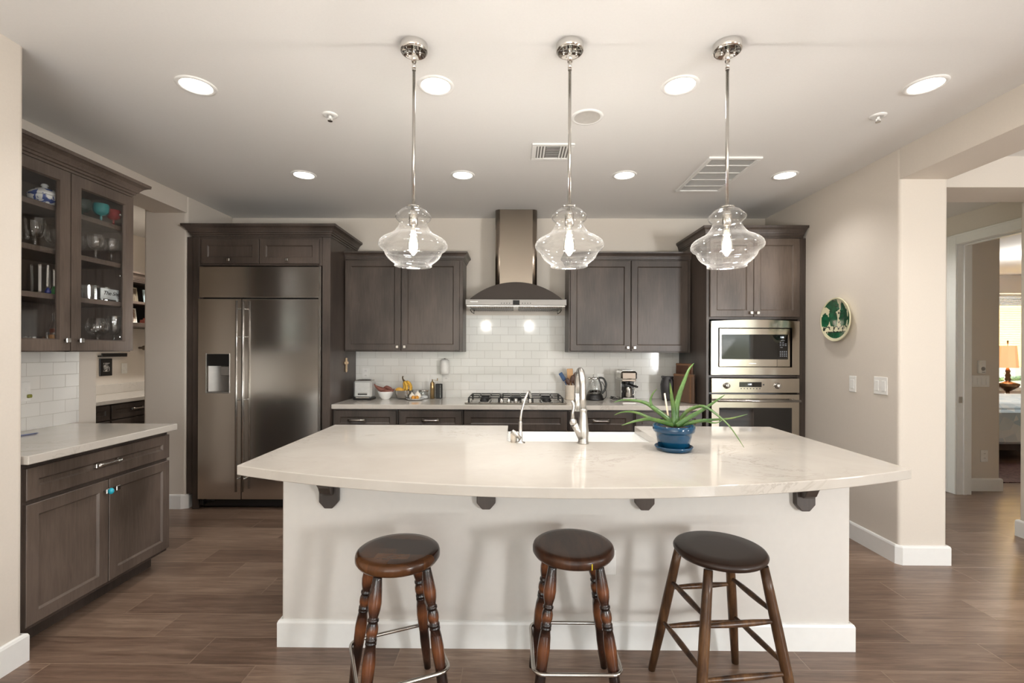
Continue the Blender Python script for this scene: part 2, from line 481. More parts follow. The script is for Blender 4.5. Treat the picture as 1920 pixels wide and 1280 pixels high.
def burnished():
    # sunburst finish: pale on the swells, dark at the turned rings
    t = NT('burnished_leg_wood'); tcd = t.add('TexCoord'); sp = t.add('SeparateXYZ'); t.link(tcd.outputs['Object'], sp.inputs[0])
    dk, md, lt = srgb(26, 15, 12), srgb(66, 37, 24), srgb(118, 70, 40)
    st = []
    for z, c in ((0, dk), (.08, md), (.17, dk), (.20, md), (.262, lt), (.31, md), (.335, dk), (.352, dk), (.378, lt), (.402, dk), (.412, dk), (.44, md), (.475, lt), (.51, md), (.555, dk)):
        st.append((z / .6, c))
    base = t.ramp(t.val('DIVIDE', t.val('ADD', sp.outputs['Z'], t.val('MULTIPLY', t.val('SUBTRACT', t.noise(t.coord((12, 12, 3)), 3, 2), .5), .03)), .6), st)
    g = t.ramp(t.noise(t.coord((50, 50, 5)), 3, 4), [(.3, (.62, .60, .58, 1)), (.7, (1, 1, 1, 1))])
    mx = t.add('MixRGB', blend_type='MULTIPLY'); mx.inputs[0].default_value = .8; t.link(base, mx.inputs[1]); t.link(g, mx.inputs[2])
    t.link(mx.outputs[0], t.p.inputs['Base Color']); t.set(Roughness=.26, Coat_Weight=.2, Coat_Roughness=.12); return t.m


M['leg_wood'] = burnished()
M['stool_plain'] = stool_wood('walnut_stool_wood', srgb(50, 34, 24), srgb(84, 58, 38), srgb(120, 88, 58), (6, 6, 1.5))
M['seat_dark'] = stool_wood('dark_seat_wood', srgb(48, 29, 20), srgb(64, 40, 28), srgb(80, 52, 36), (9, 1.5, 1.5))


def block_seat():
    t = NT('patchwork_seat_wood'); v = t.coord((1, 1, 1), rot=(0, 0, .5))
    b = t.add('TexBrick'); t.link(v, b.inputs['Vector']); b.inputs['Scale'].default_value = 1; b.inputs['Brick Width'].default_value = .13; b.inputs['Row Height'].default_value = .045
    b.inputs['Mortar Size'].default_value = 0; b.inputs['Color1'].default_value = srgb(44, 25, 18); b.inputs['Color2'].default_value = srgb(122, 78, 44); b.inputs['Bias'].default_value = -.3
    n = t.noise(t.coord((4, 40, 4)), 4, 4)
    mx = t.add('MixRGB', blend_type='MULTIPLY'); mx.inputs[0].default_value = .6; t.link(b.outputs['Color'], mx.inputs[1]); t.link(t.ramp(n, [(.3, (.6, .6, .6, 1)), (.7, (1, 1, 1, 1))]), mx.inputs[2])
    t.link(mx.outputs[0], t.p.inputs['Base Color']); t.set(Roughness=.22, Coat_Weight=.1, Coat_Roughness=.1, Specular_IOR_Level=.35); return t.m


M['seat_block'] = block_seat()

# ================================================================== THE SETTING
H = 2.727; D = 4.716; XL = -2.859; XR = 2.528
m = MB(); m.box(-6.2, 11, -3.4, 10.2, -.12, 0); struct('floor', m, M['floor'])
m = MB(); m.box(-6.2, 11, -3.4, 10.2, H, H + .12); struct('ceiling', m, M['ceiling'])
m = MB(); m.box(-3.3, 2.9, D, D + .14, 0, H); struct('wall_back', m, M['wall'])


def arris(mb, x, y, sx, sy, z0, z1, r=.018, n=5):
    """rounded plaster corner"""
    pts = [(x, y)] + []
    pts = [(x + sx * (r - r * math.cos(a)), y + sy * (r - r * math.sin(a))) for a in [PI / 2 * i / n for i in range(n + 1)]]
    return pts


def rbox(mb, x0, x1, y0, y1, z0, z1, r=.02, n=4):
    """wall block with rounded vertical corners"""
    poly = []
    for cx, cy, a0 in ((x1 - r, y0 + r, -PI / 2), (x1 - r, y1 - r, 0), (x0 + r, y1 - r, PI / 2), (x0 + r, y0 + r, PI)):
        poly += [(cx + r * math.cos(a0 + PI / 2 * i / n), cy + r * math.sin(a0 + PI / 2 * i / n)) for i in range(n + 1)]
    return mb.prism(poly, z0, z1, 'z')


# left: near pier flush with the counter, tiled wall, header and end pier
m = MB(); rbox(m, -3.15, -2.178, -3.2, 2.055, 0, H); struct('wall_left_front', m, M['wall'])
m = MB(); m.box(-3.15, XL, 2.055, 3.168, 0, H); m.box(-3.15, XL, 3.168, 4.05, 2.583, H)
rbox(m, -3.24, XL, 4.05, D, 0, H, .025)
struct('wall_left', m, M['wall'])
m = MB(); m.box(XL, XL + .008, 2.06, 3.035, .914, 1.40); struct('wall_left_tiles', m, M['tile_left'])
m = MB(); m.box(-1.598, 1.70, D - .009, D, .90, 1.40); m.box(-.513, .570, D - .009, D, 1.40, 1.745); struct('wall_back_tiles', m, M['tile'])
# right: end pier beside the hall opening, header running towards the camera
m = MB(); rbox(m, XR, 2.842, 3.075, D + .1, 0, H, .02); m.box(XR, 2.842, -3.2, 3.075, 2.524, H); struct('wall_right', m, M['wall'])
# second opening to the hall: header across, pier at its right
m = MB(); m.box(2.842, 4.2, 3.2, 3.52, 2.515, H); rbox(m, 3.83, 4.2, 1.0, 3.56, 0, 2.515); m.box(3.83, 4.2, 1.0, 3.2, 2.515, H)
struct('wall_hall_front', m, M['wall'])
# hall wall with the bedroom doorway
m = MB(); m.box(4.33, 4.47, 4.60, 6.4, 0, H); m.box(4.33, 4.47, 3.56, 4.60, 2.455, H); m.box(4.33, 4.47, 3.4, 3.68, 0, H)
struct('wall_hall_side', m, M['wall'])
m = MB(); m.box(2.842, 4.33, 6.3, 6.42, 0, H); struct('wall_hall_end', m, M['wall'])
m = MB(); rbox(m, 4.47, 4.885, 4.716, 4.84, 0, H); struct('wall_bedroom_stub', m, M['wall'])
m = MB()
m.box(4.47, 7.95, 8.2, 8.34, 0, H); m.box(9.35, 10.9, 8.2, 8.34, 0, H); m.box(7.95, 9.35, 8.2, 8.34, 0, .72); m.box(7.95, 9.35, 8.2, 8.34, 2.42, H)
struct('wall_bedroom_back', m, M['wall'])
m = MB(); m.box(10.76, 10.9, 3.4, 8.2, 0, H); struct('wall_bedroom_side', m, M['wall'])
m = MB(); m.box(4.2, 10.9, 3.26, 3.4, 0, H); struct('wall_bedroom_front', m, M['wall'])
m = MB(); m.box(4.33, 4.47, 6.42, 8.2, 0, H); struct('wall_bedroom_left', m, M['wall'])
# living room behind the camera: wall with a glazed patio door and a wide window, side wall with the dining window
m = MB(); yb, yf = -3.34, -3.2
m.box(-3.15, -2.35, yb, yf, 0, H); m.box(-2.35, 1.15, yb, yf, 2.42, H); m.box(1.15, 3.55, yb, yf, 0, H)
m.box(3.55, 5.76, yb, yf, 2.42, H); m.box(5.76, 6.7, yb, yf, 0, H); struct('wall_front', m, M['wall'])
m = MB(); m.box(6.56, 6.7, -3.2, -.7, 0, H); m.box(6.56, 6.7, 1.9, 3.3, 0, H); m.box(6.56, 6.7, -.7, 1.9, 0, .6); m.box(6.56, 6.7, -.7, 1.9, 2.4, H)
struct('wall_dining_side', m, M['wall'])
# nook behind the left opening
m = MB(); m.box(-4.6, -4.45, 2.2, 6.75, 0, H); struct('wall_nook_back', m, M['wall'])
m = MB(); m.box(-4.45, -3.15, 2.2, 2.34, 0, H); struct('wall_nook_near', m, M['wall'])
m = MB(); m.box(-4.45, -3.1, 6.6, 6.75, 0, H); struct('wall_nook_far', m, M['wall'])
m = MB(); m.box(-3.24, -3.1, D, 6.6, 0, H); struct('wall_nook_side', m, M['wall'])

# baseboards: 0.125 high with an eased top
BB = [(0, 0), (.015, 0), (.015, .112), (.011, .122), (.004, .126), (0, .126)]


def baseboard(name, path, side=1):
    m = MB(); m.sweep(path, BB, side); return struct(name, m, M['trim'])


baseboard('baseboard_left_front', [(-2.178, -3.2), (-2.178, 2.055), (-2.30, 2.055)], 1)
baseboard('baseboard_left', [(-3.24, 4.05), (-2.90, 4.05), (XL, 4.07), (XL, 4.12)], 1)
baseboard('baseboard_right', [(XR, 4.04), (XR, 3.095), (XR + .02, 3.075), (2.842, 3.075), (2.842, 4.3)], 1)
baseboard('baseboard_hall_front', [(4.18, 3.56), (3.83, 3.56), (3.83, 1.0)], 1)
baseboard('baseboard_bedroom', [(4.47, 4.716), (4.885, 4.716), (4.885, 4.84)], 1)
baseboard('baseboard_hall_side', [(4.33, 6.3), (4.33, 4.70)], 1)
baseboard('baseboard_nook', [(-3.84, 6.6), (-3.24, 6.6)], 1)

# bedroom doorway: casing and jamb
m = MB()
m.box(4.312, 4.33, 4.585, 4.68, 0, 2.535, .004); m.box(4.308, 4.33, 4.66, 4.68, 0, 2.535, .004)
m.box(4.312, 4.33, 3.58, 4.585, 2.44, 2.535, .004); m.box(4.308, 4.33, 3.58, 4.68, 2.518, 2.538, .004)
m.box(4.312, 4.33, 3.60, 3.695, 0, 2.44, .004)
m.box(4.33, 4.47, 4.583, 4.600, 0, 2.455); m.box(4.33, 4.47, 3.68, 4.583, 2.438, 2.455); m.box(4.33, 4.47, 3.68, 3.697, 0, 2.438)
m.box(4.385, 4.42, 4.571, 4.583, 0, 2.438, .003); m.box(4.385, 4.42, 3.697, 4.571, 2.426, 2.438, .003)
dr = struct('door_1', m, M['trim'])
m = MB(); m.box(4.345, 4.378, 4.5805, 4.583, .895, .955); m.build('strike_plate', M['nickel'], dr)

# glazing: living room and bedroom windows
def window(name, axis, c, a0, a1, z0, z1, n=2):
    m = MB(); f = .06
    def bx(u0, u1, w0, w1, d=.03):
        if axis == 'y': m.box(u0, u1, c - d, c + d, w0, w1)
        else: m.box(c - d, c + d, u0, u1, w0, w1)
    bx(a0, a0 + f, z0, z1); bx(a1 - f, a1, z0, z1); bx(a0 + f, a1 - f, z0, z0 + f); bx(a0 + f, a1 - f, z1 - f, z1)
    for i in range(1, n):
        u = a0 + (a1 - a0) * i / n; bx(u - .03, u + .03, z0 + f, z1 - f)
    o = struct(name, m, M['trim']); g = MB()
    if axis == 'y': g.box(a0 + f, a1 - f, c - .003, c + .003, z0 + f, z1 - f)
    else: g.box(c - .003, c + .003, a0 + f, a1 - f, z0 + f, z1 - f)
    g.build('pane', M['glass'], o)


window('window_1', 'y', -3.27, 3.55, 5.76, 0.0, 2.42, 2)
window('window_2', 'y', -3.27, -2.35, 1.15, 0.0, 2.42, 3)
window('window_3', 'x', 6.63, -.7, 1.9, .6, 2.4, 2)
window('window_4', 'y', 8.28, 7.95, 9.35, .72, 2.42, 1)

# ================================================================== CEILING FITTINGS
def pendant(x, label):
    y = 2.035; t = thing('pendant_lamp', label, 'pendant lamp', (x, y, H), 0, 'glass pendants over the island')
    m = MB()
    m.lathe([(.060, H), (.060, H - .028), (.055, H - .034), (.050, H - .034), (.048, H - .030), (.0, H - .030)], (x, y, 0), 40, cap0=False)
    for s in (-1, 1):
        m.sphere((x + s * .027, y - .004, H - .037), .006, 12, 8); m.cyl((x + s * .027, y - .004, 0), .003, H - .052, H - .03, 10)
    m.cyl((x, y, 0), .0105, H - .075, H - .030, 16); m.cyl((x, y, 0), .0085, H - .105, H - .075, 16)
    m.build('canopy', M['chrome'], t)
    m = MB(); m.cyl((x, y, 0), .0068, 2.02, H - .09, 14); m.cyl((x, y, 0), .0085, H - .112, H - .104, 14); m.build('rod', M['nickel'], t)
    zt = 2.016; k = .000272
    P = [(0, 0), (60, 4), (120, 12), (180, 35), (215, 62), (235, 92), (262, 110), (284, 135), (287, 155), (272, 195), (236, 225), (218, 245), (222, 275), (240, 315), (270, 360), (305, 405), (360, 445),
         (430, 480), (490, 515), (530, 555), (546, 600), (544, 635), (520, 672), (482, 697), (462, 712), (452, 735), (440, 768), (415, 808), (375, 848), (330, 882), (302, 900), (294, 912), (292, 930), (297, 943)]
    m = MB(); m.lathe([(max(r * k, .0), zt - h * k) for r, h in P], (x, y, 0), 56, cap1=False)
    m.build('glass_shade', M['pend_glass'], t)
    m = MB(); m.cyl((x, y, 0), .030, zt, zt + .006, 28); m.lathe([(.009, zt - .002), (.0195, zt - .03), (.0195, zt - .078), (.016, zt - .08), (0, zt - .08)], (x, y, 0), 24, cap0=False); m.build('socket', M['nickel'], t)
    m = MB(); m.lathe([(.010, zt - .081), (.0125, zt - .10), (.019, zt - .125), (.0235, zt - .155), (.0235, zt - .178), (.018, zt - .198), (.008, zt - .208), (0, zt - .210)], (x, y, 0), 24)
    b = m.build('bulb', M['glass'], t)
    m = MB(); m.lathe([(0, zt - .120), (.010, zt - .124), (.0175, zt - .150), (.0190, zt - .175), (.014, zt - .195), (0, zt - .199)], (x, y, 0), 20); m.build('filament', M['bulb'], b)
    lamp('pendant_glow', 'POINT', (x, y, zt - .24), energy=11.5, color=(1, .95, .89), shadow_soft_size=.03)
    return t


for x, lab in ((-.441, 'clear glass pendant on a chrome rod, leftmost of three over the island'),
               (.240, 'clear glass pendant on a chrome rod, middle of three, right of the range hood'),
               (.925, 'clear glass pendant on a chrome rod, rightmost, in front of the oven cabinet')):
    pendant(x, lab)


def downlight(x, y, label, on=True):
    t = thing('recessed_light', label, 'recessed light', (x, y, H), 0, 'recessed ceiling lights')
    m = MB(); r0, r1, hh = .092, .072, .05
    m.lathe([(r0, H - .0005), (r0 - .004, H - .006), (r1 + .004, H - .007), (r1, H - .004)], (x, y, 0), 40, cap0=False, cap1=False)
    m.build('trim_ring', M['trim'], t)
    if on:
        m = MB(); m.lathe([(0, H - .003), (r1 * .6, H - .0028), (r1 + .001, H - .0024)], (x, y, 0), 40, cap0=False, cap1=False); m.build('lens', M['lens'], t)
        lamp('downlight_beam', 'SPOT', (x, y, H - .03), energy=20, color=(1, .975, .945), spot_size=2.25, spot_blend=.9, shadow_soft_size=.06)
    else:
        m = MB(); m.lathe([(r1 + .002, H - .0055), (r1 * .80, H - .0030), (r1 * .5, H - .0026), (0, H - .0025)], (x, y, 0), 40, cap0=False, cap1=False); m.build('baffle', plain('can_baffle', srgb(196, 192, 186), .6), t)
    return t


nm = ['leftmost, above the glass-fronted cabinet', 'between the left and middle pendant rods', 'just left of the right pendant rod', 'rightmost, near the hall header']
for x, s in zip((-1.612, -.398, .830, 2.055), nm): downlight(x, 2.346, 'lit recessed ceiling light in the near row, ' + s)
nm = ['above the refrigerator', 'just left of the hood chimney', 'between the hood chimney and big return grille', 'above the oven cabinet, nearest the right wall']
for x, s in zip((-1.608, -.394, .836, 2.050), nm): downlight(x, 3.548, 'lit recessed ceiling light in the far row, ' + s)
tag(downlight(.414, 2.664, 'unlit recessed ceiling can beside the middle pendant rod', False), group='unlit ceiling can')

# small supply register
t = thing('ceiling_register', 'small white supply air register in the ceiling beside the middle pendant rod', 'air vent', (.25, 3.13, H), 0)
x0, x1, y0, y1 = .115, .39, 3.0, 3.255
m = MB(); z0 = H - .010
for a in ((x0, x1, y0, y0 + .03), (x0, x1, y1 - .03, y1), (x0, x0 + .03, y0 + .03, y1 - .03), (x1 - .03, x1, y0 + .03, y1 - .03)): m.box(*a, z0, H, .002)
m.build('frame', M['trim'], t)
m = MB(); m.box(x0 + .03, x1 - .03, y0 + .03, y1 - .03, H - .002, H); m.build('dark_opening', plain('duct_shadow', srgb(126, 122, 118), .8), t)
m = MB()
for i in range(7):
    yy = y0 + .04 + i * .027
    m.prism([(yy, H - .009), (yy + .016, H - .003), (yy + .017, H - .004), (yy + .001, H - .010)], x0 + .095, x1 - .095, 'x')
for s in (0, 1):
    for i in range(3):
        xx = (x0 + .036 + i * .02) if s == 0 else (x1 - .052 - i * .02)
        m.prism([(xx, H - .009), (xx + .011, H - .003), (xx + .012, H - .004), (xx + .001, H - .010)], y0 + .032, y1 - .032, 'y')
m.build('louvers', M['trim'], t)
# large return grille
t = thing('return_air_grille', 'large white return air grille in the ceiling behind the right pendant rod', 'air vent', (1.53, 3.55, H), 0)
x0, x1, y0, y1 = 1.335, 1.705, 3.205, 3.89
m = MB(); z0 = H - .014
for a in ((x0, x1, y0, y0 + .03), (x0, x1, y1 - .03, y1), (x0, x0 + .03, y0 + .03, y1 - .03), (x1 - .03, x1, y0 + .03, y1 - .03)): m.box(*a, z0, H, .003)
for i in range(1, 5): m.box(x0 + .03, x1 - .03, y0 + (y1 - y0) * i / 5 - .004, y0 + (y1 - y0) * i / 5 + .004, z0 + .002, H - .002)
m.build('frame', M['trim'], t)
m = MB(); m.box(x0 + .03, x1 - .03, y0 + .03, y1 - .03, H - .002, H - .0005); m.build('backing', plain('grille_backing', srgb(176, 170, 162), .8), t)
m = MB(); n = 44
for i in range(n):
    yy = y0 + .035 + (y1 - y0 - .07) * i / n
    m.prism([(yy, H - .011), (yy + .009, H - .003), (yy + .0105, H - .003), (yy + .0015, H - .011)], x0 + .03, x1 - .03, 'x')
m.build('louvers', M['trim'], t)
for x, y, lab in ((-1.048, 2.639, 'small white fire sprinkler head in the ceiling left of the pendants'), (2.055, 2.652, 'small white fire sprinkler head in the ceiling near the right wall')):
    t = thing('sprinkler_head', lab, 'sprinkler', (x, y, H), 0, 'ceiling sprinkler heads')
    m = MB(); m.lathe([(.042, H), (.040, H - .005), (.022, H - .010), (.018, H - .004), (.0, H - .004)], (x, y, 0), 28, cap0=False); m.build('escutcheon', M['trim'], t)
    m = MB(); m.cyl((x, y, 0), .009, H - .022, H - .004, 14); m.tube([(x - .011, y, H - .02), (x - .011, y, H - .028), (x, y, H - .034)], .0028, 8); m.tube([(x + .011, y, H - .02), (x + .011, y, H - .028), (x, y, H - .034)], .0028, 8)
    m.box(x - .012, x + .012, y - .003, y + .003, H - .024, H - .019); m.build('nozzle', M['white_plastic'], t)
    m = MB(); m.cyl((x, y, 0), 0.013, H - .037, H - .034, 18); m.build('deflector', M['nickel'], t)

# ================================================================== CABINETS
def knob(parent, u, v, n, MM=None, size=.027):
    m = MB(MM); m.lathe([(.006, 0), (.005, .016)], (u, -n, v), 12, axis=AX_Y)
    m.box(u - size / 2, u + size / 2, -n - .026, -n - .015, v - size / 2, v + size / 2, .003)
    return m.build('knob', M['nickel'], parent)


def pull(parent, u, v, n, MM=None, w=.132):
    m = MB(MM)
    for s in (-1, 1): m.box(u + s * w / 2 - .009, u + s * w / 2 + .009, -n - .022, -n, v - .013, v + .013, .004)
    m.tube([(u - w / 2 - .006, -n - .022, v), (u - w * .3, -n - .026, v), (u, -n - .030, v), (u + w * .3, -n - .026, v), (u + w / 2 + .006, -n - .022, v)], [.0125, .0095, .0080, .0095, .0125], 12)
    return m.build('handle', M['nickel'], parent)


def front(parent, name, u0, u1, v0, v1, n0, MM=None, mat='cab', kn=None, pl=None, rail=.055, rec=.009):
    m = MB(MM); m.shaker(u0, u1, v0, v1, n0, rail=rail, rec=rec); o = m.build(name, M[mat], parent)
    if kn: knob(o, kn[0], kn[1], n0 + .0195, MM)
    if pl: pull(o, pl[0], pl[1], n0 + .0195 - (rec if pl[2] else 0), MM)
    return o


def crown_prof(z0, h=.10, p=.066):
    q = [(0, 0), (.010, 0), (.010, .14), (.020, .17), (.022, .30), (.030, .33), (.034, .45), (.050, .66), (.068, .78), (.076, .80), (.078, 1.0), (0, 1.0)]
    return [(o * p / .078, z0 + z * h) for o, z in q]


def crown(parent, path, z0, h=.10, p=.066, mat='cab_dark'):
    m = MB(); m.sweep(path, crown_prof(z0, h, p), 1); return m.build('crown_molding', M[mat], parent)


# ---- refrigerator surround
yF = 4.04
t = thing('refrigerator_cabinet', 'dark wood surround and two-door cabinet framing the steel refrigerator', 'cabinet', (-2.2, 4.38, 0))
m = MB(); m.box(-2.80, -2.742, yF, 4.712, 0, 2.372, .003); m.box(-1.668, -1.598, yF, 4.712, 0, 2.372, .003); m.box(-2.742, -1.668, yF, 4.712, 2.122, 2.372); m.box(-2.742, -1.668, 4.69, 4.712, 0, 2.122)
m.box(XL + .002, -2.80, yF + .012, yF + .05, .13, 2.372)
m.build('body', M['cab_dark'], t)
front(t, 'door', -2.715, -2.213, 2.136, 2.350, -yF, kn=(-2.468, 2.166), mat='cab_dark')
front(t, 'door', -2.207, -1.690, 2.136, 2.350, -yF, kn=(-1.962, 2.166), mat='cab_dark')
crown(t, [(-2.80, yF + .009), (-2.80, yF), (-1.598, yF), (-1.598, 4.70)], 2.372)

# ---- refrigerator
t = thing('refrigerator', 'large stainless steel side-by-side refrigerator with two long bar handles', 'refrigerator', (-2.2, 4.36, 0))
xs = -2.357; z1 = 1.828
m = MB(); m.box(-2.736, -1.674, 4.085, 4.68, .02, 2.112); m.build('cabinet_body', M['black'], t)
m = MB(); m.box(-2.734, -1.676, 4.022, 4.085, 1.842, 2.112, .004)
m.build('grille_panel', M['steel'], t)
# left door around the dispenser opening
dx0, dx1, dz0, dz1 = -2.660, -2.462, 1.020, 1.350
m = MB()
yo = 4.016
g = [[m._v((x, yo, z)) for x in (-2.734, dx0, dx1, xs - .003)] for z in (.095, dz0, dz1, z1)]
for i in range(3):
    for j in range(3):
        if not (i == 1 and j == 1): m._f([g[i][j], g[i][j + 1], g[i + 1][j + 1], g[i + 1][j]])
b = {}
for k, (x, z) in enumerate(((-2.734, .095), (xs - .003, .095), (xs - .003, z1), (-2.734, z1))): b[k] = m._v((x, 4.083, z))
fr = [g[0][0], g[0][3], g[3][3], g[3][0]]
edge = [[g[0][j] for j in range(4)], [g[i][3] for i in range(4)], [g[3][3 - j] for j in range(4)], [g[3 - i][0] for i in range(4)]]
for k in range(4): m._f(edge[k] + [b[(k + 1) % 4], b[k]])
m._f([b[0], b[1], b[2], b[3]])
o = m.build('freezer_door', M['steel'], t)
m = MB(); m.tube([(-2.372, 3.967, .175), (-2.372, 3.967, 1.81)], .0095, 14)
for z in (.28, .87 + .09, 1.50, 1.74): m.tube([(-2.372, 3.967, z), (-2.372, 4.016, z)], .006, 10)
m.build('handle', M['nickel'], o)
m = MB(); n = 8
rim = .008
for a in ((dx0 - rim, dx0, dz0 - rim, dz1 + rim), (dx1, dx1 + rim * .4, dz0 - rim, dz1 + rim), (dx0, dx1, dz1, dz1 + rim * .6), (dx0, dx1, dz0 - rim, dz0)): m.box(a[0], a[1], 4.010, 4.02, a[2], a[3], .001)
pts = [(dx0 + (dx1 - dx0) * i / n, 4.04 + .038 * math.sin(PI * i / n)) for i in range(n + 1)]
lo = [m._v((x, y, dz0)) for x, y in pts]; hi = [m._v((x, y, 1.25)) for x, y in pts]
for i in range(n): m._f([lo[i], lo[i + 1], hi[i + 1], hi[i]], True)
m.box(dx0, dx1, 4.018, 4.078, dz0 - .004, dz0 + .004)
m.box(-2.545, dx1, 4.028, 4.06, 1.165, 1.245, .004)
m.build('dispenser', plain('dispenser_steel', (.36, .34, .32, 1), .42, .8), o)
m = MB(); m.box(dx0, dx1, 4.024, 4.08, 1.248, dz1); m.build('dispenser_panel', M['black'], o)
m = MB(); m.box(xs + .003, -1.690, yo, 4.083, .095, z1, .003); o = m.build('fridge_door', M['steel'], t)
m = MB(); m.tube([(-2.317, 3.967, .175), (-2.317, 3.967, 1.81)], .0095, 14)
for z in (.28, .87 + .09, 1.50, 1.74): m.tube([(-2.317, 3.967, z), (-2.317, 4.016, z)], .006, 10)
m.build('handle', M['nickel'], o)
m = MB(); m.box(-1.688, -1.680, 4.01, 4.085, .08, 2.112, .001); m.box(-1.678, -1.671, 4.01, 4.05, .08, 2.112, .001); m.build('side_trim', M['nickel'], t)
m = MB(); m.box(-2.734, -1.690, 4.07, 4.085, .02, .09); m.box(-2.72, -2.69, 4.02, 4.07, .04, .085, .004); m.tube([(-2.70, 4.03, .075), (-2.64, 4.03, .083), (-2.60, 4.035, .078)], .006, 8); m.build('kick_plate', M['black'], t)

# ---- upper cabinets
def upper(label, x0, x1, doors, zt=2.243, left_ret=False, right_ret=False):
    yU = 4.391
    t = thing('wall_cabinet', label, 'cabinet', ((x0 + x1) / 2, 4.55, 1.376))
    m = MB(); m.box(x0, x1, yU, D - .002, 1.376, zt, .002); m.build('body', M['cab_dark'], t)
    for a, b, kx in doors: front(t, 'door', a, b, 1.388, zt - .008, -yU, kn=(kx, 1.422), mat='cab_dark')
    path = [(x0, yU), (x1, yU)]
    if right_ret: path = path + [(x1, D - .004)]
    if left_ret: path = [(x0, D - .004)] + path
    crown(t, path, zt, .072, .045)
    return t


upper('dark two-door wall cabinet between the refrigerator and the range hood', -1.596, -.482, [(-1.590, -1.064, -1.092), (-1.056, -.512, -1.024)], right_ret=True)
upper('dark two-door wall cabinet between the range hood and the oven cabinet', .515, 1.658, [(.530, 1.092, 1.064), (1.100, 1.628, 1.128)], left_ret=True)

# ---- oven cabinet
t = thing('oven_cabinet', 'tall dark wood cabinet holding the microwave and wall oven', 'cabinet', (2.08, 4.38, 0))
yO = 4.045
m = MB(); m.box(1.664, 1.690, yO, 4.712, 0, 2.372, .002); m.box(2.452, 2.495, yO, 4.712, 0, 2.372, .002); m.box(2.495, 2.526, yO + .012, 4.712, 0, 2.372)
m.box(1.690, 2.452, yO, 4.712, 1.668, 2.372); m.box(1.690, 2.452, yO, 4.69, 1.166, 1.184); m.box(1.690, 2.452, yO, 4.69, .09, .44); m.box(1.690, 2.452, 4.69, 4.712, .09, 1.668); m.box(1.69, 2.452, yO + .06, 4.69, 0, .09)
m.build('body', M['cab_dark'], t)
front(t, 'door', 1.690, 2.060, 1.688, 2.362, -yO, kn=(2.036, 1.722))
front(t, 'door', 2.064, 2.458, 1.688, 2.362, -yO, kn=(2.092, 1.722))
front(t, 'drawer', 1.690, 2.458, .105, .43, -yO, pl=(2.074, .27, 1))
crown(t, [(1.664, 4.70), (1.664, yO), (2.490, yO), (2.490, 4.10)], 2.372, .10, .036)

# ---- microwave
t = thing('microwave', 'built-in stainless steel microwave with a wide arched trim frame', 'microwave', (2.07, 4.3, 1.19))
m = MB()
N = 14
x0, x1, zb, zt = 1.694, 2.448, 1.190, 1.650
ix0, ix1, iz0, iz1 = 1.752, 2.385, 1.255, 1.594
top = [(x1 - (x1 - x0) * i / N, zt + .013 * math.sin(PI * i / N)) for i in range(N + 1)]
yA, yB = 4.012, 4.045
def ring(y): return [m._v((x0, y, zb)), m._v((x1, y, zb))] + [m._v((a, y, b)) for a, b in top]
oa, ob = ring(yA), ring(yB)
def inner(y): return [m._v((ix0, y, iz0)), m._v((ix1, y, iz0)), m._v((ix1, y, iz1)), m._v((ix0, y, iz1))]
ia, ib = inner(yA), inner(yB)
n = len(oa)
for i in range(n): m._f([oa[i], oa[(i + 1) % n], ob[(i + 1) % n], ob[i]])
for i in range(4): m._f([ia[i], ia[(i + 1) % 4], ib[(i + 1) % 4], ib[i]])
for A_, B_ in ((oa, ia), (ob, ib)):
    m._f([A_[0], A_[1], B_[1], B_[0]]); m._f([A_[1], A_[2], B_[2], B_[1]]); m._f(A_[2:] + [B_[3], B_[2]]); m._f([A_[-1], A_[0], B_[0], B_[3]])
m.build('trim_frame', M['steel_h'], t)
m = MB(); m.box(1.752, 2.385, 4.05, 4.5, 1.255, 1.594); m.build('housing', M['void'], t)
m = MB(); m.box(1.764, 2.374, 4.018, 4.05, 1.259, 1.588, .004); m.box(2.351, 2.360, 4.012, 4.02, 1.325, 1.535, .001); o = m.build('door', M['steel_h'], t)
m = MB(); m.box(1.785, 2.350, 4.0145, 4.02, 1.323, 1.536, .001); m.build('window', M['dark_glass'], o)
m = MB(); m.box(2.018, 2.082, 4.0165, 4.019, 1.283, 1.292, .0008); m.build('badge', M['nickel'], o)
m = MB(); m.box(2.259, 2.261, 4.0170, 4.019, 1.259, 1.322); m.build('panel_seam', M['void'], o)
text_mesh('clock_digits', '1:08', .018, FACE_Y(2.300, 4.0140, 1.512), M['screen'], o)
keys = emit('key_legends', (.75, .76, .78, 1), .35)
K_ = [(2.281 + j * .017, 2.290 + j * .017, 1.348 + i * .0135, 1.353 + i * .0135) for i in range(4) for j in range(4)]
K_ += [(2.280 + j * .022, 2.293 + j * .022, 1.440 + i * .0135, 1.444 + i * .0135) for i, w in enumerate((3, 3, 2)) for j in range(w)]
K_ += [(2.288, 2.322, 1.484, 1.487), (2.284, 2.306, 1.424, 1.427)]
gx = sorted({2.266, 2.348} | {round(q, 5) for r in K_ for q in r[:2]}); gz = sorted({1.328, 1.498} | {round(q, 5) for r in K_ for q in r[2:]})
m = MB(); V_ = [[m._v((x, 4.0140, z)) for x in gx] for z in gz]
for i in range(len(gz) - 1):
    for j in range(len(gx) - 1):
        cx_, cz_ = (gx[j] + gx[j + 1]) / 2, (gz[i] + gz[i + 1]) / 2
        m.mi = 1 if any(r[0] < cx_ < r[1] and r[2] < cz_ < r[3] for r in K_) else 0
        m._f([V_[i][j], V_[i][j + 1], V_[i + 1][j + 1], V_[i + 1][j]])
m.build('touch_panel', [M['dark_glass'], keys], o)

